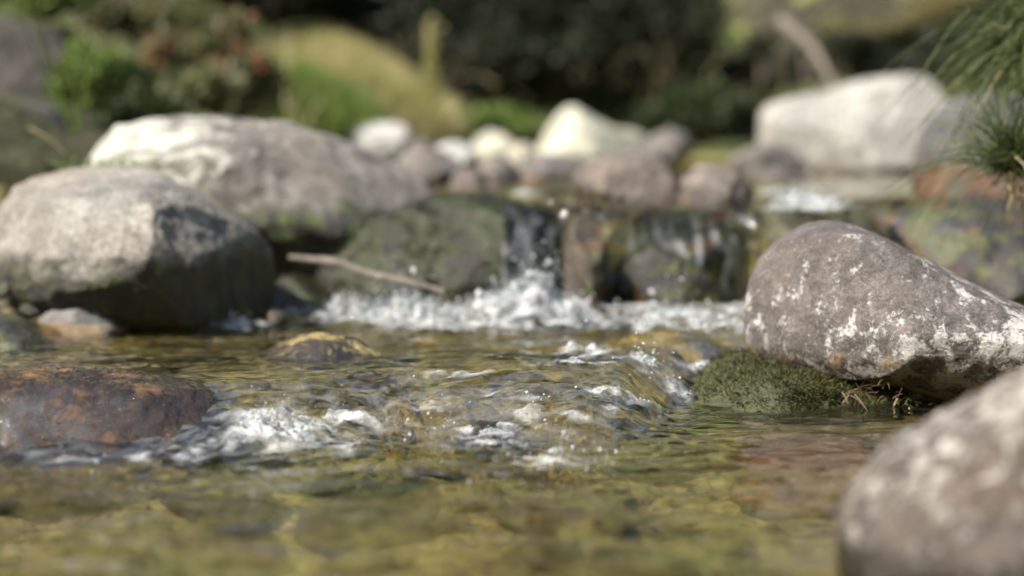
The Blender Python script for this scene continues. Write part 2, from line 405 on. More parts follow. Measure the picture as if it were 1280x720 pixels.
    yy = y + ny * d; zc = Z.ravel() + nz * d + 0.0
    foam = np.clip(fo * 1.25 - 0.25 + 0.75 * fbm(q(26, 30, 40), 4) , 0, 1) * sstep(0.08, 0.3, fo)
    foam = np.maximum(foam, fall * sstep(0.75, 1.2, ridged(np.stack([xw * 30, s * 5.0, zz + 51], 1), 2) + 0.35 * perlin(q(6, 9, 52))) * 0.30)
    foam = np.maximum(foam, rif * sstep(0.75, 1.2, ridged(q(15, 18, 55), 3)) * 0.12)
    t = NT('stream_water')
    geo = t.n('NewGeometry'); P = (geo, 0); at_ = t.n('Attribute', attribute_name='foam')
    fr = t.n('Fresnel', {'IOR': 1.333})
    tr = t.n('BsdfTransparent', {'Color': (0.96, 0.95, 0.84, 1)})
    rf = t.n('BsdfRefraction', {'Color': (0.98, 0.98, 0.90, 1), 'Roughness': 0.0, 'IOR': 1.333})
    body = t.n('MixShader', {0: 0.47, 1: (tr, 0), 2: (rf, 0)})
    gl = t.n('BsdfGlossy', {'Color': (1, 1, 1, 1), 'Roughness': 0.055})
    wat = t.n('MixShader', {0: (fr, 0), 1: (body, 0), 2: (gl, 0)})
    df = t.n('BsdfDiffuse', {'Color': (0.88, 0.89, 0.88, 1)}); tl = t.n('BsdfTranslucent', {'Color': (0.88, 0.89, 0.88, 1)})
    wd = t.n('MixShader', {0: 0.25, 1: (df, 0), 2: (tl, 0)})
    wg = t.n('MixShader', {0: 0.12, 1: (wd, 0), 2: (t.n('BsdfGlossy', {'Color': (1, 1, 1, 1), 'Roughness': 0.16}), 0)})
    fn = t.noise(P, 150, 4, 0.7)
    fm = t.math('MULTIPLY', (at_, 2), t.ramp(fn, 0.3, 0.62, 0.35, 1.0), True)
    fin = t.n('MixShader', {0: t.math('MULTIPLY', fm, 0.85), 1: (wat, 0), 2: (wg, 0)})
    m = t.surf(fin)
    o = mesh('water', np.stack([x, yy, zc], 1), grid_faces(len(ss), len(xs)), m, attrs={'foam': foam})
    tag(o, kind='structure')
    return np.stack([x, yy, zc], 1), fo, foam

# spray: bubbles and drops thrown up where the water breaks
def build_spray():
    rs = np.random.RandomState(3); v0, f0 = ico(1); V, FA, MI = [], [], []; n = 0
    w = (np.clip(WF - 0.25, 0, None) ** 1.6) * (0.05 + WFOAM) ** 1.5; w = w * (WV[:, 1] < 5.6); w /= w.sum()
    idx = rs.choice(len(WV), 9000, p=w)
    more = []
    for px, py, r, k in [(700, 578, .085, 220), (530, 548, .07, 90), (95, 590, .06, 50), (350, 545, .05, 160), (690, 520, .05, 60), (820, 470, .05, 70), (640, 600, .07, 50), (240, 610, .1, 30)]:
        c = surf_pt(px, py); near_ = np.where(np.hypot(WV[:, 0] - c[0], (WV[:, 1] - c[1]) * 0.7) < r)[0]; more.append(rs.choice(near_, k))
    more = np.concatenate(more); idx = np.concatenate([idx, more]); P = WV[idx].copy(); st = WF[idx]; P[-len(more):, 2] += rs.exponential(0.012, len(more))
    hgt = np.abs(rs.normal(size=len(idx))) * 0.007 * (0.4 + st) + rs.exponential(0.013, len(idx)) * (rs.rand(len(idx)) < 0.16) * st * 2.2
    near = P[:, 1] < 3.75
    rad = np.clip(np.exp(rs.normal(math.log(0.00095), 0.55, len(idx))), 0.0004, 0.0042) * np.where(near, 1.0, 1.6)
    rad[-len(more):] = rs.uniform(0.0009, 0.0024, len(more))
    C = P + rs.normal(size=P.shape) * np.array([0.006, 0.006, 0.0]) + np.stack([0 * hgt, -0.4 * hgt, hgt], 1)
    ex = rs.normal(0, 0.25, (len(idx), 3)) + 1
    allv = (C[:, None, :] + v0[None] * (rad[:, None] * ex)[:, None, :]).reshape(-1, 3)
    allf = (f0[None] + (np.arange(len(idx)) * len(v0))[:, None, None]).reshape(-1, 3)
    mi = np.repeat((rs.rand(len(idx)) < np.where(near, 0.8, 0.6)).astype(int), len(f0))
    a = NT('white_bubbles'); m1 = a.surf(a.n('MixShader', {0: 0.25, 1: (a.n('MixShader', {0: 0.45, 1: (a.n('BsdfDiffuse', {'Color': (.75, .77, .77, 1)}), 0), 2: (a.n('BsdfTranslucent', {'Color': (.75, .77, .77, 1)}), 0)}), 0), 2: (a.n('BsdfGlossy', {'Roughness': 0.12}), 0)}))
    b = NT('clear_drops'); m2 = b.surf(b.n('MixShader', {0: b.math('ADD', (b.n('Fresnel', {'IOR': 1.33}), 0), 0.12), 1: (b.n('BsdfTransparent', {'Color': (.93, .95, .93, 1)}), 0), 2: (b.n('BsdfGlossy', {'Roughness': 0.05}), 0)}))
    o = mesh('spray', allv, allf, mats=[m1, m2], midx=mi); tag(o, 'white spray drops and bubbles thrown up by the breaking stream', 'spray', kind='stuff')

# ------------------------------------------------------------------ rocks
GD, GL = (0.15, 0.14, 0.13), (0.36, 0.34, 0.315)
m_main = rock_mat('speckled_boulder_stone', (0.085, 0.071, 0.066), (0.165, 0.142, 0.131), lichen=0.58, lich_col=(0.47, 0.445, 0.42), wet=0.085, wet_soft=0.012, lscale=4.6, scale=2.2, ldir=(0.22, 0.0, -0.55), wet_dark=0.5, rust=0.3, rust_col=(0.3, 0.2, 0.12))
rock('boulder', 'large speckled grey boulder in sharp focus leaning over the mossy ledge', [(934, 440), (935, 395), (940, 355), (955, 325), (985, 300), (1015, 284), (1045, 277), (1080, 286), (1120, 305), (1160, 328), (1210, 354), (1260, 376), (1330, 405), (1400, 445), (1430, 500), (1380, 535), (1290, 530), (1210, 508), (1160, 494), (1110, 480), (1060, 472), (1000, 462), (955, 452)],
     3.55, 0.24, m_main, seed=4, sub=7, lean=0.30, amp=0.03, facets=1, boxy=2.8, fine=0.009, cuts=[(-0.75, -0.66, 0.0, 0.72), (0.1, -0.8, 0.6, 0.85)], under=0.05)
m_fg = rock_mat('blurred_boulder_stone', (0.055, 0.041, 0.034), (0.135, 0.105, 0.084), lichen=0.36, lich_col=(0.46, 0.42, 0.37), wet=0.035, wet_soft=0.02, lscale=8.5, scale=1.5, ldir=(-0.1, 0, 0.7), rust=0.0, grain=1.4)
rock('boulder', 'pale blotched boulder closest to the lens in the lower right corner', [(1050, 820), (1058, 720), (1064, 668), (1078, 634), (1104, 594), (1140, 560), (1180, 534), (1225, 508), (1270, 482), (1330, 462), (1420, 480), (1500, 600), (1500, 820), (1280, 900), (1100, 880)],
     2.12, 0.19, m_fg, seed=9, sub=6, lean=0.15, under=0.1, amp=0.055, facets=5, fine=0.02)
m_moss = rock_mat('moss_ledge_stone', (0.05, 0.045, 0.03), (0.12, 0.10, 0.07), lichen=0, wet=0.4, wet_soft=0.03, moss=0.95, wet_dark=0.5, wet_rough=0.55, moss_col=(0.035, 0.036, 0.010), scale=2.5)
rock('mossy_rock', 'low moss covered rock under the speckled grey boulder', [(815, 522), (845, 500), (880, 476), (920, 456), (965, 452), (1010, 462), (1060, 478), (1120, 482), (1165, 490), (1180, 520), (1160, 560), (1000, 570), (860, 550)],
     3.5, 0.24, m_moss, seed=12, sub=6, lean=0.9, amp=0.05, facets=4, fine=0.04)
m_lf = rock_mat('left_boulder_stone', (0.17, 0.158, 0.143), (0.33, 0.308, 0.272), lichen=0.2, lich_col=(0.6, 0.58, 0.5), wet=0.195, wet_soft=0.045, moss=0.45, wet_dark=0.11, wet_rough=0.6, moss_col=(0.030, 0.030, 0.009), scale=0.85, lscale=0.8)
rock('boulder', 'smooth pale grey boulder with a dark wet base at the left bank', [(-25, 305), (-8, 262), (8, 236), (38, 212), (75, 199), (120, 200), (170, 212), (215, 234), (260, 262), (300, 284), (337, 305), (356, 330), (366, 365), (352, 402), (300, 425), (150, 425), (70, 400), (25, 365), (-15, 345)],
     4.15, 0.27, m_lf, seed=21, sub=6, lean=0.55, under=0.25, amp=0.05, facets=3, fine=0.016, cuts=[(0.80, -0.42, 0.24, 0.60), (0.95, -0.30, -0.1, 0.74), (-0.25, -0.85, 0.50, 0.74), (-0.6, -0.5, 0.2, 0.8)])
m_lb = rock_mat('lichen_slab_stone', (0.115, 0.10, 0.09), (0.27, 0.245, 0.22), lichen=0.39, lich_col=(0.46, 0.45, 0.385), wet=0.27, wet_soft=0.03, moss=0.4, wet_dark=0.22, wet_rough=0.5, scale=1.4, lscale=2.6, ldir=(-0.6, 0, 0.3))
rock('boulder', 'wide lichen covered grey boulder behind the smooth pale one', [(30, 290), (48, 235), (70, 200), (92, 178), (130, 162), (180, 154), (225, 147), (290, 154), (350, 160), (400, 172), (450, 190), (500, 213), (530, 236), (552, 266), (545, 305), (500, 350), (420, 385), (300, 395), (150, 350)],
     4.85, 0.36, m_lb, seed=33, sub=6, lean=0.6, amp=0.045, facets=3, boxy=2.7, fine=0.022, flag='fall', under=0.1, cuts=[(0.55, -0.6, 0.6, 0.78), (-0.3, -0.5, 0.8, 0.85)])
m_wet = rock_mat('wet_mossy_fall_stone', (0.04, 0.036, 0.026), (0.09, 0.078, 0.055), lichen=0, wet=0.5, wet_soft=0.03, moss=0.55, wet_dark=0.42, wet_rough=0.25, moss_col=(0.026, 0.030, 0.008), scale=1.6)
rock('mossy_rock', 'dark moss draped rock under the left side of the cascade', [(335, 400), (345, 330), (390, 300), (450, 285), (495, 270), (530, 262), (565, 256), (620, 254), (670, 258), (705, 280), (722, 320), (735, 370), (720, 420), (560, 430), (450, 410)],
     4.62, 0.17, m_wet, seed=41, sub=6, lean=0.25, amp=0.10, facets=5, fine=0.04, flag='fall')
m_wet2 = rock_mat('wet_dark_fall_stone', (0.035, 0.031, 0.026), (0.085, 0.072, 0.055), lichen=0, wet=0.5, wet_soft=0.03, moss=0.45, wet_dark=0.45, wet_rough=0.14, rust=0.2, moss_col=(0.05, 0.055, 0.012), scale=1.6)
rock('mossy_rock', 'small dark mossy rock in the gap between the smooth pale boulder and the cascade', [(325, 400), (335, 362), (355, 345), (385, 348), (410, 366), (425, 395), (400, 415), (345, 415)], 4.48, .08, m_wet, seed=42, sub=5, lean=0.3, amp=0.08, facets=5, fine=0.03)
rock('wet_rock', 'round black wet rock under the cascade between two falls', [(738, 380), (748, 320), (765, 285), (800, 268), (850, 262), (895, 268), (925, 290), (935, 340), (935, 400), (850, 420), (760, 420)],
     4.68, 0.16, m_wet2, seed=44, sub=6, lean=0.2, amp=0.10, facets=5, fine=0.04, flag='fall')
rock('wet_rock', 'brown wet stone at the foot of the round black cascade rock', [(780, 350), (790, 318), (815, 306), (850, 318), (890, 345), (905, 385), (850, 400), (790, 390)],
     4.50, 0.06, m_wet2, seed=45, sub=5, lean=0.3, amp=0.06, facets=5, fine=0.02)
m_br = rock_mat('brown_lip_stone', (0.045, 0.034, 0.023), (0.11, 0.083, 0.055), lichen=0.1, wet=0.25, wet_soft=0.03, moss=0.3, wet_dark=0.5, wet_rough=0.25, rust=0.25, rust_col=(0.2,0.12,0.06), scale=2)
rock('wet_rock', 'small brown rock splitting the cascade at its lip', [(702, 330), (708, 280), (722, 262), (742, 262), (756, 290), (760, 350), (745, 400), (710, 400)],
     4.52, 0.07, m_br, seed=46, sub=5, amp=0.06, facets=4, fine=0.02, flag='fall')
rock('wet_rock', 'long dark rock shelf with water sliding down behind the speckled boulder', [(1055, 380), (1058, 312), (1080, 272), (1150, 258), (1230, 255), (1310, 262), (1380, 300), (1400, 400), (1250, 430), (1080, 420)],
     4.75, 0.25, m_wet2, seed=48, sub=6, lean=0.5, amp=0.10, facets=6, fine=0.04, flag='fall')
m_bw = rock_mat('brown_wet_stone', (0.035, 0.027, 0.02), (0.10, 0.062, 0.034), lichen=0, wet=0.5, wet_soft=0.02, moss=0.2, wet_dark=0.55, wet_rough=0.05, rust=0.31, rust_col=(0.18, 0.095, 0.038), scale=2.6, moss_col=(0.03, 0.03, 0.012))
rock('wet_rock', 'flat glistening brown rock at the left edge of the rapid', [(-90, 567), (-95, 502), (-40, 478), (30, 470), (110, 474), (180, 480), (235, 488), (268, 508), (286, 542), (270, 582), (150, 602), (-40, 602)],
     3.04, 0.17, m_bw, seed=52, sub=7, lean=0.9, amp=0.035, facets=5, boxy=2.8, fine=0.024)
m_gold = rock_mat('golden_streaked_stone', (0.03, 0.026, 0.02), (0.11, 0.09, 0.05), lichen=0, wet=0.5, wet_soft=0.02, moss=0.0, wet_dark=0.6, wet_rough=0.07, rust=0.30, rust_col=(0.36, 0.27, 0.10), scale=2.6)
rock('wet_rock', 'black and golden wet stone poking out of the middle pool', [(322, 462), (340, 436), (362, 423), (400, 421), (440, 428), (470, 442), (492, 462), (470, 490), (350, 490)],
     3.56, 0.09, m_gold, seed=55, sub=6, lean=0.8, amp=0.07, facets=6, fine=0.035)
m_yel = rock_mat('golden_stone', (0.30, 0.235, 0.085), (0.56, 0.46, 0.20), lichen=0, wet=0.5, wet_soft=0.02, moss=0.12, wet_dark=0.8, wet_rough=0.2, rust=0.3, rust_col=(0.32, 0.21, 0.06), scale=2.6, moss_col=(0.10, 0.09, 0.02))
rock('wet_rock', 'golden stone awash in the rapid beside a dark hollow', [(470, 553), (485, 523), (520, 507), (570, 503), (610, 513), (640, 538), (640, 583), (500, 593)], 3.14, 0.09, m_yel, seed=57, sub=6, lean=0.9, amp=0.06, facets=5, fine=0.03, flag='awash')
rock('wet_rock', 'golden stone awash near the mossy ledge', [(640, 553), (655, 523), (690, 511), (740, 513), (768, 538), (770, 583), (660, 593)], 3.20, 0.08, m_yel, seed=58, sub=6, lean=0.9, amp=0.06, facets=5, fine=0.03, flag='awash')
rock('wet_rock', 'yellow stone with water streaming over it left of the speckled boulder', [(735, 473), (755, 443), (795, 425), (850, 423), (900, 437), (925, 468), (900, 503), (760, 503)], 3.72, 0.10, m_yel, seed=59, sub=6, lean=0.9, amp=0.05, facets=5, fine=0.03, flag='awash')
m_dh = rock_mat('black_wet_stone', (0.025, 0.022, 0.018), (0.07, 0.06, 0.045), lichen=0, wet=0.5, wet_soft=0.02, wet_dark=0.6, wet_rough=0.12, scale=2.5)
rock('wet_rock', 'small black stone between the two golden stones in the rapid', [(566, 560), (575, 538), (600, 528), (630, 532), (648, 552), (640, 580), (580, 585)], 3.02, 0.04, m_dh, seed=61, sub=5, lean=0.6, amp=0.06)
rock('wet_rock', 'dark stone parting the white water below the cascade', [(575, 412), (595, 392), (640, 388), (700, 394), (745, 408), (740, 430), (600, 430)], 4.20, 0.09, m_gold, seed=62, sub=5, lean=0.8, amp=0.06, flag='awash')
rock('wet_rock', 'dark tapering rock at the left edge of the middle pool', [(-70, 450), (-60, 400), (-20, 390), (15, 398), (50, 420), (75, 445), (40, 470), (-50, 470)], 3.75, 0.10, m_wet2, seed=63, sub=6, lean=0.6, amp=0.05)
m_sm = rock_mat('small_shore_stone', (0.10, 0.098, 0.10), (0.27, 0.265, 0.26), lichen=0.1, wet=0.082, wet_soft=0.006, wet_dark=0.5, rust=0.7, rust_col=(0.17, 0.11, 0.05), wet_rough=0.2, scale=2)
rock('shore_stone', 'small grey stone with a tan waterline in front of the smooth pale boulder', [(45, 405), (58, 388), (80, 374), (100, 371), (122, 378), (150, 394), (165, 415), (110, 430), (50, 425)], 3.98, 0.07, m_sm, seed=65, sub=5, lean=0.5, amp=0.05)
rock('pebble', 'pale pebble beside the small tan waterline stone', [(24, 388), (30, 379), (42, 377), (53, 382), (56, 392), (40, 398), (26, 396)], 4.02, 0.025, m_lf, seed=66, sub=4)
rock('pebble', 'small brown pebble at the far left waterline', [(-6, 385), (0, 374), (14, 372), (24, 382), (20, 396), (0, 398)], 4.1, 0.03, m_br, seed=67, sub=4)
# rocks of the upper pool
m_wh = rock_mat('white_stone', (0.36, 0.35, 0.33), (0.58, 0.57, 0.53), lichen=0.0, wet=None, scale=1.4)
m_pale = rock_mat('pale_yellowish_stone', (0.40, 0.385, 0.30), (0.58, 0.56, 0.45), lichen=0.1, wet=0.33, wet_soft=0.03, wet_dark=0.5, scale=0.8)
m_gr = rock_mat('grey_brown_stone', (0.10, 0.087, 0.08), (0.22, 0.20, 0.185), lichen=0.12, wet=0.315, wet_soft=0.02, wet_dark=0.4, rust=0.25, rust_col=(0.2, 0.11, 0.05), scale=1.3)
m_rb = rock_mat('reddish_brown_stone', (0.085, 0.066, 0.055), (0.20, 0.165, 0.14), lichen=0.12, wet=0.30, wet_soft=0.03, wet_dark=0.42, rust=0.2, rust_col=(0.15, 0.09, 0.05), moss=0.2, scale=1.6)
BACK = [
 ('white angular stone at the upper pool edge under the grassy mound', [(430, 190), (445, 160), (468, 150), (500, 154), (516, 168), (512, 196), (470, 205)], 7.6, .16, m_wh, 71),
 ('small white stone between two grey stones of the upper pool', [(540, 205), (546, 184), (566, 177), (592, 183), (600, 205), (590, 218), (550, 218)], 7.0, .10, m_wh, 72),
 ('rounded pale stone left of the tall cream rock', [(588, 202), (594, 174), (612, 163), (634, 170), (652, 188), (658, 206), (600, 212)], 7.8, .12, m_pale, 73),
 ('low pale stone tucked against the foot of the cream rock', [(630, 206), (638, 184), (656, 178), (672, 188), (680, 208), (650, 214)], 7.5, .10, m_pale, 74),
 ('tall cream coloured rock with a rounded peak and a long low shoulder', [(655, 205), (672, 172), (688, 146), (704, 133), (722, 134), (742, 148), (765, 160), (795, 164), (815, 174), (825, 195), (810, 215), (700, 218)], 8.0, .26, m_pale, 75),
 ('small grey stone right of the cream rock shoulder', [(808, 196), (816, 170), (838, 159), (858, 168), (868, 190), (850, 204), (820, 206)], 7.6, .10, m_gr, 76),
 ('grey brown stone in front of the small white stone', [(490, 232), (498, 200), (520, 185), (552, 190), (578, 208), (588, 230), (560, 244), (505, 244)], 6.0, .14, m_gr, 77),
 ('small grey stone centred in the upper pool', [(594, 232), (602, 206), (622, 196), (645, 204), (656, 228), (630, 242), (600, 240)], 6.2, .09, m_gr, 78),
 ('wide dark grey stone below the cream rock', [(640, 236), (650, 206), (680, 191), (715, 196), (745, 214), (752, 240), (700, 248)], 6.3, .13, m_gr, 79),
 ('rough brown stone lying on the lip of the cascade', [(706, 254), (716, 222), (742, 202), (785, 194), (825, 200), (850, 222), (862, 262), (800, 276), (730, 276)], 4.95, .15, m_rb, 80),
 ('dark reddish stone at the right end of the lip', [(846, 262), (852, 226), (876, 208), (912, 212), (940, 236), (950, 280), (900, 295)], 4.85, .14, m_rb, 81),
 ('low grey stone against the left side of the large white boulder', [(900, 222), (920, 196), (952, 182), (990, 184), (1008, 206), (1005, 232), (940, 236)], 7.0, .14, m_gr, 82),
 ('thin tan stone at the waterline below the large white boulder', [(1005, 224), (1020, 211), (1060, 206), (1090, 214), (1096, 228), (1050, 234)], 6.8, .08, m_br, 83),
 ('little grey stone at the back of the upper pool', [(680, 220), (690, 205), (715, 200), (740, 208), (745, 224), (710, 228)], 7.2, .08, m_gr, 84),
 ('half sunk brown stone left of the rough brown lip stone', [(640, 268), (650, 250), (680, 244), (710, 252), (716, 272), (680, 280)], 4.95, .07, m_br, 85),
 ('flat dark stone between the white angular stone and the small white stone', [(505, 205), (512, 182), (530, 174), (548, 184), (552, 206), (530, 214)], 7.4, .09, m_gr, 181),
 ('dark brown stone just in front of the rounded pale stone', [(560, 236), (572, 214), (596, 210), (612, 226), (608, 244), (580, 248)], 5.7, .09, m_rb, 182),
 ('flat wet stone awash left of the half sunk brown stone', [(560, 262), (575, 246), (610, 240), (640, 248), (645, 268), (600, 274)], 5.05, .08, m_wet2, 183),
 ('dark stone wedged below the low grey stone and the white boulder', [(925, 240), (940, 220), (975, 212), (1010, 222), (1015, 244), (960, 252)], 6.2, .10, m_rb, 184),
 ('small brown stone behind the rough brown lip stone', [(775, 206), (785, 188), (810, 182), (835, 192), (842, 210), (805, 216)], 6.6, .09, m_gr, 185),
 ('dark flat stone at the right edge of the upper pool', [(1060, 262), (1075, 246), (1110, 240), (1150, 248), (1160, 266), (1110, 274)], 5.4, .12, m_wet2, 186),
 ('wet stone in the foaming run below the large white boulder', [(960, 262), (975, 248), (1000, 244), (1025, 252), (1030, 268), (990, 274)], 5.2, .08, m_wet2, 187),
]
for lab, ol, D, dp, m, sd in BACK:
    rock('rock', lab, ol, D, dp, m, seed=sd, sub=5, lean=0.5, amp=0.05 if 'cream' in lab else 0.10, facets=3 if 'cream' in lab else 11, boxy=2.6, fine=0.012 if 'cream' in lab else 0.028, group='rocks around the upper pool')
m_rw = rock_mat('large_white_boulder_stone', (0.27, 0.255, 0.23), (0.45, 0.43, 0.385), lichen=0.22, lich_col=(0.7, 0.7, 0.66), wet=0.33, wet_soft=0.03, wet_dark=0.5, scale=0.9)
rock('boulder', 'large white boulder on the far right bank', [(945, 222), (952, 180), (955, 140), (968, 129), (1010, 120), (1050, 110), (1090, 96), (1130, 93), (1168, 99), (1195, 112), (1215, 150), (1220, 200), (1200, 240), (1080, 240), (980, 240)],
     7.4, 0.35, m_rw, seed=91, sub=6, lean=0.45, amp=0.05, facets=9, boxy=3.0, fine=0.016)
m_rg = rock_mat('rusty_grey_stone', (0.065, 0.062, 0.062), (0.17, 0.163, 0.158), lichen=0.15, wet=0.36, wet_soft=0.03, wet_dark=0.6, rust=0.6, rust_col=(0.13, 0.062, 0.034), scale=1.2)
rock('boulder', 'grey boulder with a rust red foot beside the grass tuft', [(1143, 260), (1144, 225), (1152, 185), (1172, 145), (1205, 122), (1260, 112), (1330, 125), (1360, 200), (1350, 285), (1240, 290), (1170, 280)],
     5.3, 0.26, m_rg, seed=93, sub=6, lean=0.5, amp=0.04, facets=6, fine=0.012)
m_dk = rock_mat('brown_shade_toned_stone', (0.04, 0.034, 0.03), (0.10, 0.086, 0.075), lichen=0.05, wet=None, scale=1.2)  # brown stone; the dark tone also holds the upright rock's overhang shade
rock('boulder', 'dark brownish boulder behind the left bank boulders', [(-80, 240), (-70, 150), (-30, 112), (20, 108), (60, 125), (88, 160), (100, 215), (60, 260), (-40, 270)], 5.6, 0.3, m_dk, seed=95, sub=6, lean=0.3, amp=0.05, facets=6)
rock('boulder', 'upright rock with shadow in its dark colour under the grassy overhang at upper left', [(-120, 220), (-120, 60), (-60, 20), (30, 14), (85, 30), (106, 80), (110, 160), (90, 230), (-20, 260)], 6.6, 0.4, m_dk, seed=96, sub=6, lean=-0.25, amp=0.05, facets=6)
rs_p = np.random.RandomState(23)
for k, (px, py, w_, nm) in enumerate([(12, 392, 9, 'tan'), (34, 394, 7, 'dark'), (62, 396, 8, 'grey'), (176, 402, 10, 'brown'), (196, 405, 7, 'grey'), (5, 362, 10, 'mossy green'), (345, 398, 12, 'brown')]):
    ol = [(px + w_ * math.cos(a) * rs_p.uniform(.8, 1.2) * 1.3, py - w_ * math.sin(a) * rs_p.uniform(.7, 1.1)) for a in np.linspace(0, 6.283, 9)[:-1]]
    where = ['by the far left waterline', 'just right of the tan one by the far left waterline', 'touching the small tan waterline stone', 'under the smooth pale boulder', 'under the smooth pale boulder right of a brown one', 'above the far left waterline', 'at the right foot of the smooth pale boulder'][k]
    rock('pebble', '%s little pebble %s' % (nm, where), ol, 4.05, .02, [m_br, m_wet2, m_gr, m_br, m_gr, m_moss, m_br][k], seed=200 + k, sub=4, facets=5)
# submerged cobbles
def cobbles():
    rs = np.random.RandomState(15); protos = []
    ms = [rock_mat('sunken_cobble_gold', (0.38, 0.30, 0.12), (0.62, 0.51, 0.25), lichen=0, rough=0.6, scale=2.5), rock_mat('sunken_cobble_olive', (0.30, 0.26, 0.11), (0.52, 0.45, 0.22), lichen=0, rough=0.6, scale=2.5),
          rock_mat('sunken_cobble_rust', (0.17, 0.10, 0.04), (0.36, 0.21, 0.085), lichen=0, rough=0.6, scale=2.5), rock_mat('sunken_cobble_dark', (0.03, 0.028, 0.016), (0.09, 0.08, 0.04), lichen=0, rough=0.5, scale=2.5)]
    a = np.linspace(0, 2 * math.pi, 14, endpoint=False)
    names = ['golden', 'olive green', 'rusty brown', 'dark']
    n = 0
    for k, m in enumerate(ms):
        for j in range(2):
            r = 1 + 0.18 * rs.normal(size=14)
            o = rock('cobble', None, np.stack([np.cos(a) * r, np.sin(a) * 0.62 * r], 1), 0, 0.85, m, seed=100 + k * 3 + j, sub=4, lean=0, amp=0.07, facets=5, px=False)
            protos.append((o, k)); 
    used = set(); placed = []
    tries = 0
    while n < 100 and tries < 6000:
        tries += 1
        y = rs.uniform(1.75, 4.25); x = rs.uniform(-0.27, 0.27) * y
        r = rs.uniform(0.03, 0.085)
        if any((x - a) ** 2 + (y - b) ** 2 < (0.75 * (r + c)) ** 2 for a, b, c in placed): continue
        k = rs.choice(8, p=[.17, .17, .16, .16, .09, .09, .08, .08]); p, kind = protos[k]
        o = p if k not in used else p.copy()
        if k in used: COL.objects.link(o)
        used.add(k); placed.append((x, y, r))
        sc = np.array([r * rs.uniform(.9, 1.4), r, r * rs.uniform(0.55, 0.9)])
        z = float(ground_z([x], [y])[0]); top = float(level(x, y)[0]) - 0.022
        o.location = (x, y, min(z + sc[2] * 0.25, top - sc[2] * 0.66)); o.scale = sc; o.rotation_euler = (rs.normal(0, .15), rs.normal(0, .15), rs.uniform(0, 6.28))
        tag(o, '%s rounded cobble lying on the stream bed under shallow water' % names[kind], 'cobble', '%s cobbles on the stream bed' % names[kind]); n += 1
    for i, (p, k) in enumerate(protos):
        if i not in used: bpy.data.objects.remove(p)
cobbles()
def sunken(label, ol, D, dp, m, sd): rock('wet_rock', label, ol, D, dp, m, seed=sd, sub=5, lean=1.6, amp=0.05, facets=4, fine=0.02)
m_red = rock_mat('red_brown_sunken_stone', (0.17, 0.08, 0.032), (0.36, 0.18, 0.08), lichen=0, rough=0.4, scale=2.0)
sunken('flat red brown rock just under the water below the mossy ledge', [(905, 622), (925, 590), (970, 574), (1040, 564), (1100, 562), (1130, 576), (1120, 612), (1000, 634)], 2.95, .09, m_red, 120)

WV, WF, WFOAM = build_water()
build_spray()

# ------------------------------------------------------------------ vegetation
def leaf_mat(name, a, b, scale=6.0, rough=0.6, trans=0.35, third=None):
    t = NT(name); tc = t.n('TexCoord'); geo = t.n('NewGeometry'); P = (geo, 0)
    at_ = t.n('Attribute', attribute_name='tone')
    c = t.mix((at_, 2), a, b)
    if third: c = t.mix(t.ramp(t.noise(P, scale, 3), 0.55, 0.65), col(c), third)
    c = t.mix(t.ramp(t.noise(P, scale * 0.4, 3), 0.3, 0.7, 0.0, 0.45), col(c), tuple(0.45 * k for k in a))
    d = t.n('BsdfPrincipled', {'Base Color': col(c), 'Roughness': rough, 'Specular IOR Level': 0.3}); l = t.n('BsdfTranslucent', {'Color': col(c)})
    return t.surf(t.n('MixShader', {0: trans, 1: (d, 0), 2: (l, 0)}))

m_bark = rock_mat('bark', (0.05, 0.04, 0.03), (0.14, 0.11, 0.085), lichen=0.15, scale=3)
m_straw = leaf_mat('dry_straw', (0.30, 0.24, 0.13), (0.55, 0.46, 0.28))
m_gdark = leaf_mat('dark_blade', (0.034, 0.050, 0.014), (0.12, 0.15, 0.05))
m_gmid = leaf_mat('green_blade', (0.10, 0.155, 0.03), (0.24, 0.31, 0.08))
m_gpale = leaf_mat('pale_blade', (0.33, 0.29, 0.12), (0.62, 0.55, 0.29), third=(0.34, 0.33, 0.12), scale=2.5)

def blades(base, dirs, length, width, droop, segs=4, rs=None):
    """Curved tapering blades; arrays of base points and unit directions."""
    n = len(base); side = np.cross(dirs, np.array([0, 0, 1.0])); side += 1e-6
    rot = rs.normal(size=(n, 3)); side = side + 0.6 * rot; side -= dirs * (side * dirs).sum(1)[:, None]; side /= np.linalg.norm(side, axis=1)[:, None]
    V = np.zeros((n, segs + 1, 2, 3))
    for k in range(segs + 1):
        u = k / segs
        c = base + dirs * (length * u)[:, None]; c[:, 2] -= droop * length * u * u * 1.0
        hz = np.linalg.norm(dirs[:, :2], axis=1)[:, None] + 1e-6
        c[:, :2] += dirs[:, :2] / hz * (droop * length * 0.35 * u * u)[:, None]
        w = width * (1 - u ** 1.6) * 0.5 + 0.0001
        V[:, k, 0] = c - side * w[:, None]; V[:, k, 1] = c + side * w[:, None]
    f = []
    for k in range(segs): f.append([2 * k, 2 * k + 1, 2 * k + 3, 2 * k + 2])
    f = np.array(f)
    allf = (f[None] + (np.arange(n) * (segs + 1) * 2)[:, None, None]).reshape(-1, 4)
    tone = np.repeat(rs.rand(n), (segs + 1) * 2)
    return V.reshape(-1, 3), allf, tone

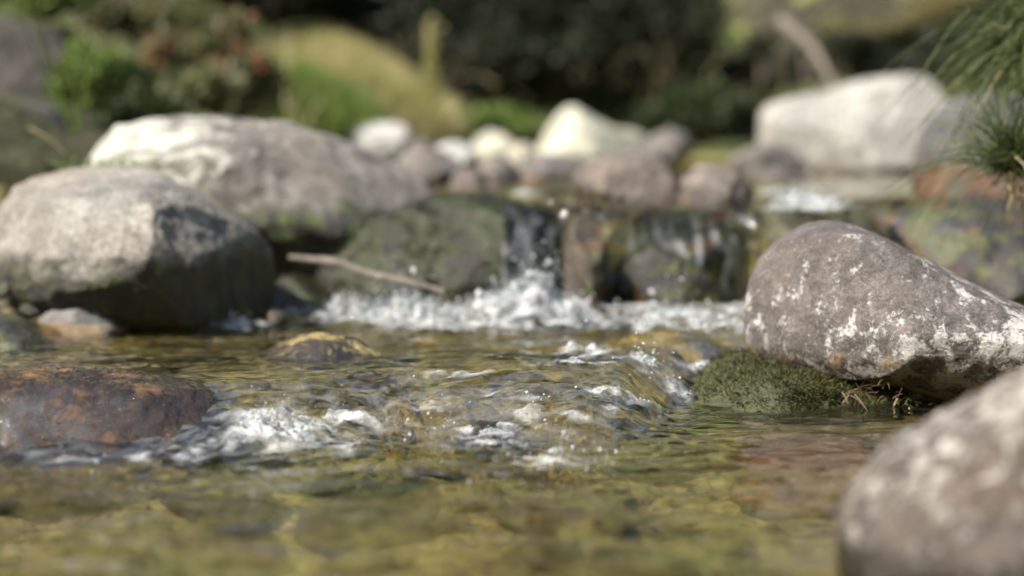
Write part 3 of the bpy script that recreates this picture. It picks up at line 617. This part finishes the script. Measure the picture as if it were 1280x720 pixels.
def tube(pts, radii, nseg=7):
    pts = np.asarray(pts, float); n = len(pts); tan = np.gradient(pts, axis=0); tan /= np.linalg.norm(tan, axis=1)[:, None] + 1e-9
    ref = np.array([0.3, 1.0, 0.2]); a = np.cross(tan, ref); a /= np.linalg.norm(a, axis=1)[:, None] + 1e-9; b = np.cross(tan, a)
    th = np.linspace(0, 2 * math.pi, nseg, endpoint=False)
    v = pts[:, None, :] + np.asarray(radii)[:, None, None] * (np.cos(th)[None, :, None] * a[:, None, :] + np.sin(th)[None, :, None] * b[:, None, :])
    f = [[i * nseg + j, i * nseg + (j + 1) % nseg, (i + 1) * nseg + (j + 1) % nseg, (i + 1) * nseg + j] for i in range(n - 1) for j in range(nseg)]
    return v.reshape(-1, 3), np.array(f)

def merge(parts):
    V, Fc, A, o = [], [], [], 0
    for p in parts:
        V.append(p[0]); Fc.append(p[1] + o); o += len(p[0]); A.append(p[2] if len(p) > 2 else np.zeros(len(p[0])))
    return np.vstack(V), np.vstack(Fc), np.concatenate(A)

def bez(pts, n=24):
    pts = np.asarray(pts, float); s = np.linspace(0, 1, len(pts)); u = np.linspace(0, 1, n)
    out = np.stack([np.interp(u, s, pts[:, i]) for i in range(3)], 1)
    k = np.array([.25, .5, .25])
    for _ in range(3):
        q = out.copy()
        for i in range(3): q[1:-1, i] = np.convolve(out[:, i], k, 'valid')
        out = q
    return out

def tuft(name, label, cat, root, n, spread, ldir, length, width, droop, mat, rs, dry=0, group=None, cone=0.6):
    root = np.asarray(root); o = thing(name, label, cat, tuple(root), group)
    b = rs.normal(size=(n, 3)) * np.asarray(spread)
    d = rs.normal(size=(n, 3)) * cone + np.asarray(ldir); d /= np.linalg.norm(d, axis=1)[:, None]
    ln = rs.uniform(0.45, 1.0, n) * length
    v, f, tn = blades(b, d, ln, rs.uniform(.7, 1.3, n) * width, rs.uniform(0.3, 1.2, n) * droop, 5, rs)
    mesh('foliage', v, f, mat, o, attrs={'tone': tn})
    k = max(4, n // 30); d = rs.normal(size=(k, 3)) * cone * 1.2 + np.asarray(ldir); d /= np.linalg.norm(d, axis=1)[:, None]
    v, f, tn = blades(rs.normal(size=(k, 3)) * np.asarray(spread), d, rs.uniform(.4, .9, k) * length, rs.uniform(.7, 1.5, k) * width, rs.uniform(.5, 1.8, k) * droop, 5, rs)
    mesh('dry_foliage', v, f, m_straw, o, attrs={'tone': tn})
    if dry:
        b = rs.normal(size=(dry, 3)) * np.asarray(spread) * 0.8
        d = rs.normal(size=(dry, 3)) * cone * 0.6 + np.array([-0.1, -0.2, -0.8]); d /= np.linalg.norm(d, axis=1)[:, None]
        v, f, tn = blades(b, d, rs.uniform(0.15, 0.32, dry) * length, rs.uniform(.8, 1.6, dry) * width, np.full(dry, 0.1), 4, rs)
        mesh('dry_foliage', v, f, m_straw, o, attrs={'tone': tn})
    return o

def leaf_cloud(C, size, rs, up=0.3):
    """Small folded leaves at the points C."""
    n = len(C); a = rs.normal(size=(n, 3)); a[:, 2] += up; a /= np.linalg.norm(a, axis=1)[:, None]
    b = rs.normal(size=(n, 3)); b -= a * (a * b).sum(1)[:, None]; b /= np.linalg.norm(b, axis=1)[:, None]; c = np.cross(a, b)
    s = (rs.uniform(0.6, 1.3, n) * size)[:, None]
    V = np.stack([C, C + a * s * 0.5 + b * s * 0.28 + c * s * .06, C + a * s, C + a * s * 0.5 - b * s * 0.28 + c * s * .06], 1).reshape(-1, 3)
    f = np.arange(n * 4).reshape(n, 4)
    return V, f, np.repeat(rs.rand(n), 4)

def clumpy(n, r, rs, nclump=14, tight=0.33):
    d = rs.normal(size=(nclump, 3)); d /= np.linalg.norm(d, axis=1)[:, None]; d[:, 2] = np.abs(d[:, 2]) * 1.0 - 0.15
    cc = d * rs.uniform(0.35, 0.95, nclump)[:, None]
    k = rs.randint(nclump, size=n); e = rs.normal(size=(n, 3)); e /= np.linalg.norm(e, axis=1)[:, None]
    p = cc[k] + e * (rs.rand(n) ** 0.45 * tight * rs.uniform(.7, 1.2, nclump)[k])[:, None]
    return p * np.asarray(r), cc * np.asarray(r)

def shrub(name, label, pos, r, n, leaf, mat, rs, cat='shrub', group=None, extra=None, nclump=14):
    o = thing(name, label, cat, tuple(pos), group)
    p, cc = clumpy(n, r, rs, nclump); up = np.array([0, 0, r[2] * 0.25])
    v, f, tn = leaf_cloud(p + up, leaf, rs); mesh('crown', v, f, mat, o, attrs={'tone': tn})
    parts = []
    for c in cc: parts.append(tube(bez([[0, 0, -0.25 * r[2]], c * 0.5 + up * .5 + rs.normal(0, .03, 3), c + up], 10), np.linspace(0.010, 0.003, 10) * (1 + r[2]), 5))
    v, f, _ = merge(parts); mesh('stem', v, f, m_bark, o)
    if extra:
        m2, n2, sz = extra; k = rs.choice(len(p), n2); out = p[k] * 1.06 + up
        v, f, tn = leaf_cloud(out, sz, rs); mesh('foliage', v, f, m2, o, attrs={'tone': tn})
    return o

rs = np.random.RandomState(77)
m_shg = leaf_mat('bright_shrub_leaf', (0.10, 0.16, 0.032), (0.25, 0.32, 0.09))
m_shm = leaf_mat('mixed_shrub_leaf', (0.085, 0.105, 0.035), (0.26, 0.26, 0.12), third=(0.30, 0.25, 0.19))
m_shd = leaf_mat('shade_toned_shrub_leaf', (0.014, 0.018, 0.009), (0.040, 0.046, 0.022))  # near black tone carries the shade of the far bank
m_shdd = leaf_mat('dull_shrub_leaf', (0.025, 0.04, 0.012), (0.06, 0.08, 0.025))
m_red_l = leaf_mat('rust_red_leaf', (0.26, 0.07, 0.04), (0.38, 0.17, 0.09))
m_conif = leaf_mat('conifer_spray', (0.018, 0.030, 0.012), (0.05, 0.072, 0.026), trans=0.2)

def gp(px, py, D): return at(px, py, D)
# left bank shrubs
SHR = [
 ('low bright green shrub beside the shadowed upright rock', (128, 150, 6.2), (.14, .14, .20), 2600, .035, m_shg, None),
 ('mixed green and grey shrub behind the lichen covered boulder', (205, 140, 6.6), (.20, .18, .18), 3000, .032, m_shm, None),
 ('straggly shrub with rust red leaves on the left bank', (265, 110, 7.0), (.20, .18, .22), 3000, .034, m_shm, (m_red_l, 260, .05)),
 ('dull green shrub at the top of the left bank', (190, 50, 7.6), (.26, .2, .18), 3000, .036, m_shm, (m_red_l, 40, .04)),
 ('small dark green shrub low against the lichen covered boulder', (185, 160, 5.8), (.13, .12, .10), 1600, .03, m_shdd, None),
 ('pale twiggy shrub just left of the grassy mound', (300, 130, 6.9), (.14, .14, .16), 1600, .03, m_shm, None),
 ('olive bush at the upper left edge of the picture above the rock', (60, 12, 6.6), (.26, .2, .10), 2400, .035, m_shg, None),
]
for lab, (px, py, D), r, n, lf, m, ex in SHR: shrub('shrub', lab, gp(px, py, D), r, n, lf, m, rs, extra=ex)
# overhanging bank top at left as a soil hummock carrying the shrubs
m_soil = rock_mat('bank_soil', (0.035, 0.03, 0.018), (0.10, 0.08, 0.05), lichen=0, wet=5, wet_soft=.05, moss=0.75, wet_dark=0.9, wet_rough=0.9, moss_col=(0.07, 0.10, 0.02))
o = rock('bank', None, [(40, 300), (80, 165), (140, 120), (220, 95), (300, 105), (340, 150), (350, 220), (300, 300), (150, 320)], 8.4, 0.6, m_soil, seed=131, sub=5, lean=0.6, amp=0.08, facets=3); tag(o, kind='structure'); o.name = 'bank_hill'
# grassy mound
m_mound = rock_mat('mound_turf', (0.20, 0.18, 0.08), (0.36, 0.31, 0.15), lichen=0, moss_top=0.2, moss_col=(0.14, 0.15, 0.05))
mo = rock('hill', None, [(285, 190), (290, 110), (300, 78), (340, 66), (400, 64), (440, 76), (480, 98), (515, 120), (545, 138), (565, 165), (560, 200), (420, 220)], 8.6, 0.55, m_mound, seed=133, sub=5, lean=0.7, amp=0.10, facets=4)
mo.name = 'mound_hill'; tag(mo, kind='structure')
def grass_on(o, n, length, width, mat, name, label, rs, keep=None, up=1.0, jit=0.35, droop=0.5):
    me = o.data; v = np.array([x.co[:] for x in me.vertices]); nn = np.array([x.normal[:] for x in me.vertices])
    loc = np.array(o.location); w = v + loc; ok = (nn[:, 2] > -0.1)
    if keep is not None: ok &= keep(w, nn)
    idx = rs.choice(np.where(ok)[0], n); b = w[idx] + rs.normal(0, .012, (n, 3))
    d = nn[idx] * 0.7 + np.array([0, -0.25, up]) + rs.normal(0, jit, (n, 3)); d /= np.linalg.norm(d, axis=1)[:, None]
    V, f, tn = blades(b, d, rs.uniform(.5, 1.1, n) * length, rs.uniform(.7, 1.3, n) * width, rs.uniform(.2, 1, n) * droop, 3, rs)
    return tag(mesh(name, V, f, mat, attrs={'tone': tn}), label, 'grass', kind='stuff')
zc = mo.location[2]
grass_on(mo, 11000, .13, .006, m_gpale, 'grass', 'pale straw coloured grass covering the rounded mound', rs, keep=lambda w, n: w[:, 2] > zc - 0.16)
gr = rock('hill', None, [(285, 200), (290, 110), (320, 98), (380, 108), (430, 132), (462, 155), (470, 175), (430, 205), (340, 215)], 7.9, 0.35, m_mound, seed=134, sub=5, lean=0.9, amp=0.05, facets=2)
gr.name = 'turf_hill'; tag(gr, kind='structure')
grass_on(gr, 9000, .13, .006, m_gmid, 'grass', 'fresh green grass at the front of the rounded mound', rs)
# grass over the near top of left overhang rock
def grass_patch(cx, cy, sx, sy, n, length, width, mat, label, rs, droop=.6, jit=.4):
    x = cx + rs.normal(0, sx, n); y = cy + rs.normal(0, sy, n); z = ground_z(x, y)
    d = np.array([0, -0.2, 1.0]) + rs.normal(0, jit, (n, 3)); d /= np.linalg.norm(d, axis=1)[:, None]
    V, f, tn = blades(np.stack([x, y, z], 1), d, rs.uniform(.5, 1.1, n) * length, rs.uniform(.7, 1.3, n) * width, rs.uniform(.2, 1, n) * droop, 3, rs)
    return tag(mesh('grass', V, f, mat, attrs={'tone': tn}), label, 'grass', kind='stuff')
# stalk plant
def stalk(px, D, ytop, ybot, label, wid, mat, rs):
    a = at(px, ybot, D); b = at(px + 2, ytop, D); o = thing('tall_plant', label, 'plant', tuple(a))
    h = b[2] - a[2]; v, f = tube(bez([[0, 0, 0], [0.004, 0, h * .5], [0.008, 0, h]], 10), np.linspace(.006, .002, 10), 5); mesh('stem', v, f, m_gmid, o)
    n = 420; u = rs.rand(n) ** .8; C = np.stack([rs.normal(0, wid, n) * (1 - .5 * u), rs.normal(0, wid, n), u * h], 1)
    v, f, tn = leaf_cloud(C, .03, rs, up=1.2); mesh('leaves', v, f, mat, o, attrs={'tone': tn})
stalk(540, 8.2, 28, 135, 'upright pale green plant standing against the dark bank', .012, m_gpale, rs)

# dry stems standing along the far bank
def dry_stems():
    B = []
    for px, py, D, sx, n in [(470, 70, 9.2, .28, 50), (330, 60, 8.9, .3, 120), (220, 90, 7.3, .3, 130), (900, 50, 9.4, .3, 60)]:
        c = at(px, py, D); x = c[0] + rs.normal(0, sx, n); y = D + rs.normal(0, .12, n); B.append(np.stack([x, y, c[2] - .22 + rs.normal(0, .06, n)], 1))
    B = np.vstack(B); n = len(B); d = np.array([0, 0, 1.0]) + rs.normal(0, .28, (n, 3)); d /= np.linalg.norm(d, axis=1)[:, None]
    V, f, tn = blades(B, d, rs.uniform(.15, .45, n), rs.uniform(.003, .006, n), rs.uniform(.1, .9, n), 4, rs)
    tag(mesh('grass', V, f, m_straw, attrs={'tone': tn}), 'thin dry stems standing among the bushes of the far bank', 'grass', kind='stuff')
dry_stems()
# far bank: bushes with the shade put into their dark leaf colour
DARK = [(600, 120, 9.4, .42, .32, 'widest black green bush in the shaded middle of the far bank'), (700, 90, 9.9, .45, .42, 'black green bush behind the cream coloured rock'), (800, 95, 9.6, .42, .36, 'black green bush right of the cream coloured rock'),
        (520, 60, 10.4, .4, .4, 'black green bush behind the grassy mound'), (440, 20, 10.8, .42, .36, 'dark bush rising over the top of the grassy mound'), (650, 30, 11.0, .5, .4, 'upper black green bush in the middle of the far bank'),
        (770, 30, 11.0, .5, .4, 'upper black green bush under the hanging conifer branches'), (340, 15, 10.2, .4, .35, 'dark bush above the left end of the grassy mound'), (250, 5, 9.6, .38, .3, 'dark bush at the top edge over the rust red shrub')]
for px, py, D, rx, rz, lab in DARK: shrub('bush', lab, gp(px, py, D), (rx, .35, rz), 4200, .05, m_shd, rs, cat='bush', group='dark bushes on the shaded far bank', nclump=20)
shrub('bush', 'dim green bush against the dark undercut left of the large white boulder', gp(880, 165, 8.6), (.24, .2, .20), 2600, .04, m_shdd, rs, cat='bush')
shrub('bush', 'low dim green plants on the bank beside the cream rock', gp(600, 165, 8.8), (.25, .15, .07), 1800, .04, m_shg, rs, cat='bush')
# right far bank: undercut turf shelf with sunlit top
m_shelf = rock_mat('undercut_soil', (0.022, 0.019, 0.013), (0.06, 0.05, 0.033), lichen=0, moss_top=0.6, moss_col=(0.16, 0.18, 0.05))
sh = rock('hill', None, [(840, 60), (880, 52), (960, 60), (1040, 62), (1120, 52), (1250, 30), (1420, 20), (1440, -60), (1250, -80), (1000, -60), (850, -20)], 11.2, 0.8, m_shelf, seed=140, sub=6, lean=0.6, amp=0.05, facets=3)
sh.name = 'turf_shelf_hill'; tag(sh, kind='structure')
grass_on(sh, 9000, .11, .007, m_gpale, 'grass', 'sunlit olive grass on top of the undercut far bank', rs, keep=lambda w, n: n[:, 2] > -0.05, droop=.9)
for px, py, D, rx, rz, lab in [(950, 115, 9.7, .36, .20, 'dark plants added as shade under the turf shelf left of the dead root'), (1110, 105, 9.7, .45, .22, 'dark plants added as shade under the turf shelf above the white boulder'), (1230, 90, 9.4, .35, .3, 'dark bush behind the rusty grey boulder')]:
    shrub('bush', lab, gp(px, py, D), (rx, .25, rz), 3200, .045, m_shd, rs, cat='bush', group='dark bushes on the shaded far bank', nclump=18)  # dark plants added to give the undercut below the shelf its shade
# dead root
def root_branch():
    base = at(975, 25, 8.9); o = thing('dead_branch', 'bare dead branch slanting down from the turf shelf behind the white boulder', 'branch', tuple(base))
    e = at(1046, 112, 8.6) - base; parts = [tube(bez([[0, 0, 0], e * .5 + np.array([.02, 0, .03]), e], 16), np.linspace(.03, .012, 16), 7)]
    v, f, _ = merge(parts); mesh('main_limb', v, f, m_pb, o)
    parts = []
    for k in range(16):
        u = rs.uniform(.15, 1); s = e * u; d = np.array([rs.normal(-.03, .05), rs.normal(0, .04), -rs.uniform(.08, .24)])
        parts.append(tube(bez([s, s + d * .5 + rs.normal(0, .015, 3), s + d], 8), np.linspace(.006, .002, 8), 5))
    v, f, _ = merge(parts); mesh('rootlets', v, f, m_pb, o)
m_pb = rock_mat('bleached_wood', (0.13, 0.11, 0.09), (0.27, 0.23, 0.19), lichen=0, scale=3)
root_branch()

# conifers that shade the far bank; only their lowest boughs reach into the picture
def conifer(x, y, h, rb, low, label, rs, n_limb=46):
    z = float(ground_z([x], [y])[0]); o = thing('conifer_tree', label, 'tree', (x, y, z - .1), 'conifers on the far bank')
    pts = bez([[0, 0, 0], [rs.normal(0, .05), rs.normal(0, .05), h * .5], [rs.normal(0, .1), 0, h]], 14)
    v, f = tube(pts, np.linspace(.05 + .012 * h, .01, 14), 9); mesh('trunk', v, f, m_bark, o)
    lp, C = [], []
    for k in range(n_limb):
        u = low + (1 - low) * (k / n_limb) ** 0.9; zz = u * h; r = rb * (1 - u) ** .8 * rs.uniform(.7, 1.1) + .1; a = rs.uniform(0, 6.283)
        d = np.array([math.cos(a), math.sin(a), 0]); p = bez([[0, 0, zz], d * r * .5 + np.array([0, 0, zz + .03 * r]), d * r + np.array([0, 0, zz - .25 * r])], 9)
        lp.append(tube(p, np.linspace(.018, .004, 9), 5))
        m = int(220 * r + 60); t_ = rs.rand(m) ** .7; q = np.stack([np.interp(t_, np.linspace(0, 1, 9), p[:, i]) for i in range(3)], 1)
        sd = np.array([-d[1], d[0], 0]); q += sd[None] * (rs.normal(0, .20, m) * (1.1 - t_) * r)[:, None] + np.array([0, 0, -1.0]) * np.abs(rs.normal(0, .09, m))[:, None]
        C.append(q)
    v, f, _ = merge(lp); mesh('limbs', v, f, m_bark, o)
    v, f, tn = leaf_cloud(np.vstack(C), .13, rs, up=-.3); mesh('crown', v, f, m_conif, o, attrs={'tone': tn})
CON = [(-0.1, 11.2, 4.2, .85, .28, 'tall dark conifer whose low boughs hang into the middle of the top edge'), (-3.6, 13.5, 6.0, 1.5, .14, 'dark conifer far up the left bank')]
for a in CON: conifer(*a, rs)
# far off woods on the hill: one mass
def woods():
    n = 26000; x = rs.uniform(-40, 40, n); y = rs.uniform(20, 60, n); k = rs.randint(160, size=n); cx = rs.uniform(-40, 40, 160); cy = rs.uniform(19, 55, 160)
    h = rs.uniform(4, 8, 160)[k]; u = rs.rand(n) ** 1.2; a = rs.uniform(0, 6.283, n); r = (1 - u) * 2.0 * rs.rand(n) ** .5
    C = np.stack([cx[k] + r * np.cos(a), cy[k] + r * np.sin(a), ground_z(cx[k], cy[k]) + u * h], 1)
    v, f, tn = leaf_cloud(C, 0.9, rs, up=-.2); tag(mesh('woods', v, f, m_conif, attrs={'tone': tn}), 'dark conifer woods covering the hill behind the stream', 'woods', kind='stuff')
woods()
# turf on the far hillside
def hill_grass():
    n = 30000; y = 9.8 + 8 * rs.rand(n) ** 1.5; x = rs.uniform(-.36, .36, n) * y; z = ground_z(x, y)
    d = np.array([0, -.2, 1.0]) + rs.normal(0, .35, (n, 3)); d /= np.linalg.norm(d, axis=1)[:, None]
    V, f, tn = blades(np.stack([x, y, z], 1), d, rs.uniform(.06, .16, n), rs.uniform(.005, .010, n), rs.uniform(.2, .8, n), 3, rs)
    tag(mesh('grass', V, f, m_gmid, attrs={'tone': tn}), 'grass growing over the far hillside', 'grass', kind='stuff')
hill_grass()

# grass tufts of the right edge
tuft('grass_tuft', 'dark green grass tuft with dry straw at its foot on the right bank', 'grass tuft', at(1268, 208, 3.85), 270, (.022, .02, .012), (-.20, -.12, .9), .27, .0036, .85, m_gdark, rs, dry=26, cone=.5)
tuft('grass_tuft', 'dense dark grass tuft hanging over the upper right corner', 'grass tuft', at(1302, 55, 4.1), 560, (.045, .035, .04), (-.34, -.15, .45), .24, .0034, 1.25, m_gdark, rs, cone=.6)

# grass stems at the left
def stems():
    o = thing('grass_clump', 'few long pale green grass stems leaning across the shadowed upright rock', 'grass', tuple(at(92, 165, 5.0)))
    b0 = at(92, 165, 5.0); parts = []
    for (tx, ty, kx) in [(28, 22, 40), (50, 38, 62), (42, 20, 48), (80, 45, 82), (112, 20, 100)]:
        e = at(tx, ty, 5.0 + rs.normal(0, .05)) - b0; mdl = at(kx + 12, (ty + 165) / 2, 5.0) - b0
        parts.append(tube(bez([[rs.normal(0, .01), 0, 0], mdl, e], 14), np.linspace(.0042, .002, 14), 5))
    v, f, _ = merge(parts); mesh('stalks', v, f, m_gmid, o, attrs={'tone': rs.rand(len(v)) * .4})
stems()
def straw(a, b, label, r=.004):
    p0, p1 = a, b; v, f = tube(bez([[0, 0, 0], (p1 - p0) * .5 + np.array([0, 0, .008]), p1 - p0], 10), np.linspace(r * .6, r, 10), 6)
    o = mesh('straw', v, f, m_straw, attrs={'tone': np.full(len(v), .6)}, loc=p0); tag(o, label, 'straw')
straw(at(82, 192, 4.6), at(36, 160, 4.6), 'dry straw stem sticking up beside the lichen covered boulder')
tuft('grass_tuft', 'short green grass growing in the crack between the two left boulders', 'grass tuft', at(150, 208, 4.42), 150, (.07, .02, .006), (0, -.2, .8), .05, .003, .6, m_gmid, rs, cone=.5)
tuft('grass_tuft', 'tiny grass sprouts on the left shore beside the pebbles', 'grass tuft', at(8, 362, 4.3), 80, (.03, .02, .01), (0, -.2, .8), .05, .003, .6, m_gdark, rs, cone=.5)
# twig
def twig():
    p0 = at(362, 322, 4.36); o = thing('twig', 'bare brown twig lying across the foot of the moss draped rock', 'twig', tuple(p0))
    P = [at(x, y, 4.36 - .03 * i) - p0 for i, (x, y) in enumerate([(362, 322), (395, 325), (425, 328), (450, 340), (490, 348), (530, 357), (555, 365)])]
    v, f = tube(bez(P, 26), np.interp(np.linspace(0, 1, 26), [0, .35, .5, 1], [.006, .009, .007, .0045]) * (1 + .12 * rs.normal(size=26)), 9); mesh('main_stem', v, f, m_pb, o)
    s = P[2]; v, f = tube(bez([s, s + np.array([.02, 0, .02]), s + np.array([.03, 0, .035])], 8), np.linspace(.004, .002, 8), 6); mesh('side_shoot', v, f, m_pb, o)
twig()
m_root = leaf_mat('root_fibre', (0.10, 0.06, 0.035), (0.24, 0.16, 0.09))
def moss_on(o, n, length, mat, rs, zmin):
    me = o.data; v = np.array([x.co[:] for x in me.vertices]); nn = np.array([x.normal[:] for x in me.vertices]); loc = np.array(o.location)
    ok = np.where((v[:, 2] + loc[2] > zmin) & (nn[:, 1] < 0.5) & (fbm(v * 22 + 4, 3) > -0.5))[0]; idx = rs.choice(ok, n); b = v[idx] + rs.normal(0, .003, (n, 3))
    d = nn[idx] + rs.normal(0, .55, (n, 3)); d /= np.linalg.norm(d, axis=1)[:, None]
    V, f, tn = blades(b, d, rs.uniform(.4, 1.2, n) * length * (0.6 + 0.8 * np.clip(fbm(v[idx] * 30, 2) + .5, 0, 1)), rs.uniform(.8, 1.4, n) * 0.0016, np.full(n, .3), 2, rs)
    mesh('moss', V, f, mat, o, attrs={'tone': tn})
m_mossd = leaf_mat('dark_moss_tips', (0.012, 0.015, 0.005), (0.048, 0.055, 0.014), scale=30, third=(0.035, 0.028, 0.012))
m_mosst = leaf_mat('moss_tips', (0.022, 0.024, 0.006), (0.105, 0.105, 0.022), scale=40, third=(0.045, 0.032, 0.012))
for o in bpy.data.objects:
    if o.get('label') == 'low moss covered rock under the speckled grey boulder': moss_on(o, 12000, .011, m_mosst, rs, 0.004)
    if o.get('label') == 'dark moss draped rock under the left side of the cascade': moss_on(o, 4000, .014, m_mossd, rs, 0.06)
# rootlets and little plants under the speckled boulder
tuft('root_tuft', 'little tangle of roots in the dark gap under the speckled boulder', 'roots', at(1085, 492, 3.36), 40, (.03, .015, .01), (-.2, -.3, .2), .045, .0018, .6, m_root, rs, cone=.8)
tuft('sprouts', 'small green sprouts beside the root tangle on the mossy ledge', 'plant', at(1118, 505, 3.36), 40, (.025, .012, .005), (0, -.2, .5), .024, .003, .6, m_gdark, rs, cone=.6)

# ------------------------------------------------------------------ light, sky, camera
w = bpy.data.worlds.new('World'); SC.world = w; w.use_nodes = True; wt = w.node_tree
sky = wt.nodes.new('ShaderNodeTexSky'); sky.sky_type = 'NISHITA'; sky.sun_disc = False
sky.sun_elevation = math.asin(SUN.z); sky.sun_rotation = math.atan2(SUN.x, SUN.y)
bg = wt.nodes['Background']; wt.links.new(sky.outputs[0], bg.inputs[0]); bg.inputs[1].default_value = 0.11
ld = bpy.data.lights.new('sun', 'SUN'); ld.energy = 5.0; ld.angle = math.radians(0.55); ld.color = (1.0, 0.94, 0.84)
lo = bpy.data.objects.new('sun', ld); COL.objects.link(lo); lo.rotation_euler = SUN.to_track_quat('Z', 'Y').to_euler(); lo.location = SUN * 30
cd = bpy.data.cameras.new('camera'); cam = bpy.data.objects.new('camera', cd); COL.objects.link(cam); SC.camera = cam
cd.sensor_width = 36; cd.lens = 36 * F / 1280; cd.clip_end = 2000; cd.clip_start = 0.02
cam.location = (0, 0, CAM_H); cam.rotation_euler = (math.pi / 2 - PITCH, 0, 0)
cd.dof.use_dof = True; cd.dof.focus_distance = FOCUS; cd.dof.aperture_fstop = (cd.lens / 1000) / 0.049; cd.dof.aperture_blades = 0
SC.view_settings.view_transform = 'Standard'; SC.view_settings.look = 'None'; SC.view_settings.gamma = 1; SC.view_settings.use_curve_mapping = False
SC.view_settings.exposure = 1.25
cy = SC.cycles; cy.use_denoising = True; cy.max_bounces = 10; cy.transparent_max_bounces = 24; cy.transmission_bounces = 8
ld.cycles.is_caustics_light = True
for o in bpy.data.objects:
    if o.name == 'water': o.cycles.is_caustics_caster = True
    elif o.type == 'MESH' and o.name.split('.')[0] in ('ground', 'cobble', 'wet_rock', 'mossy_rock', 'boulder', 'shore_stone'): o.cycles.is_caustics_receiver = True
cy.caustics_refractive = True; cy.caustics_reflective = False; cy.sample_clamp_indirect = 6
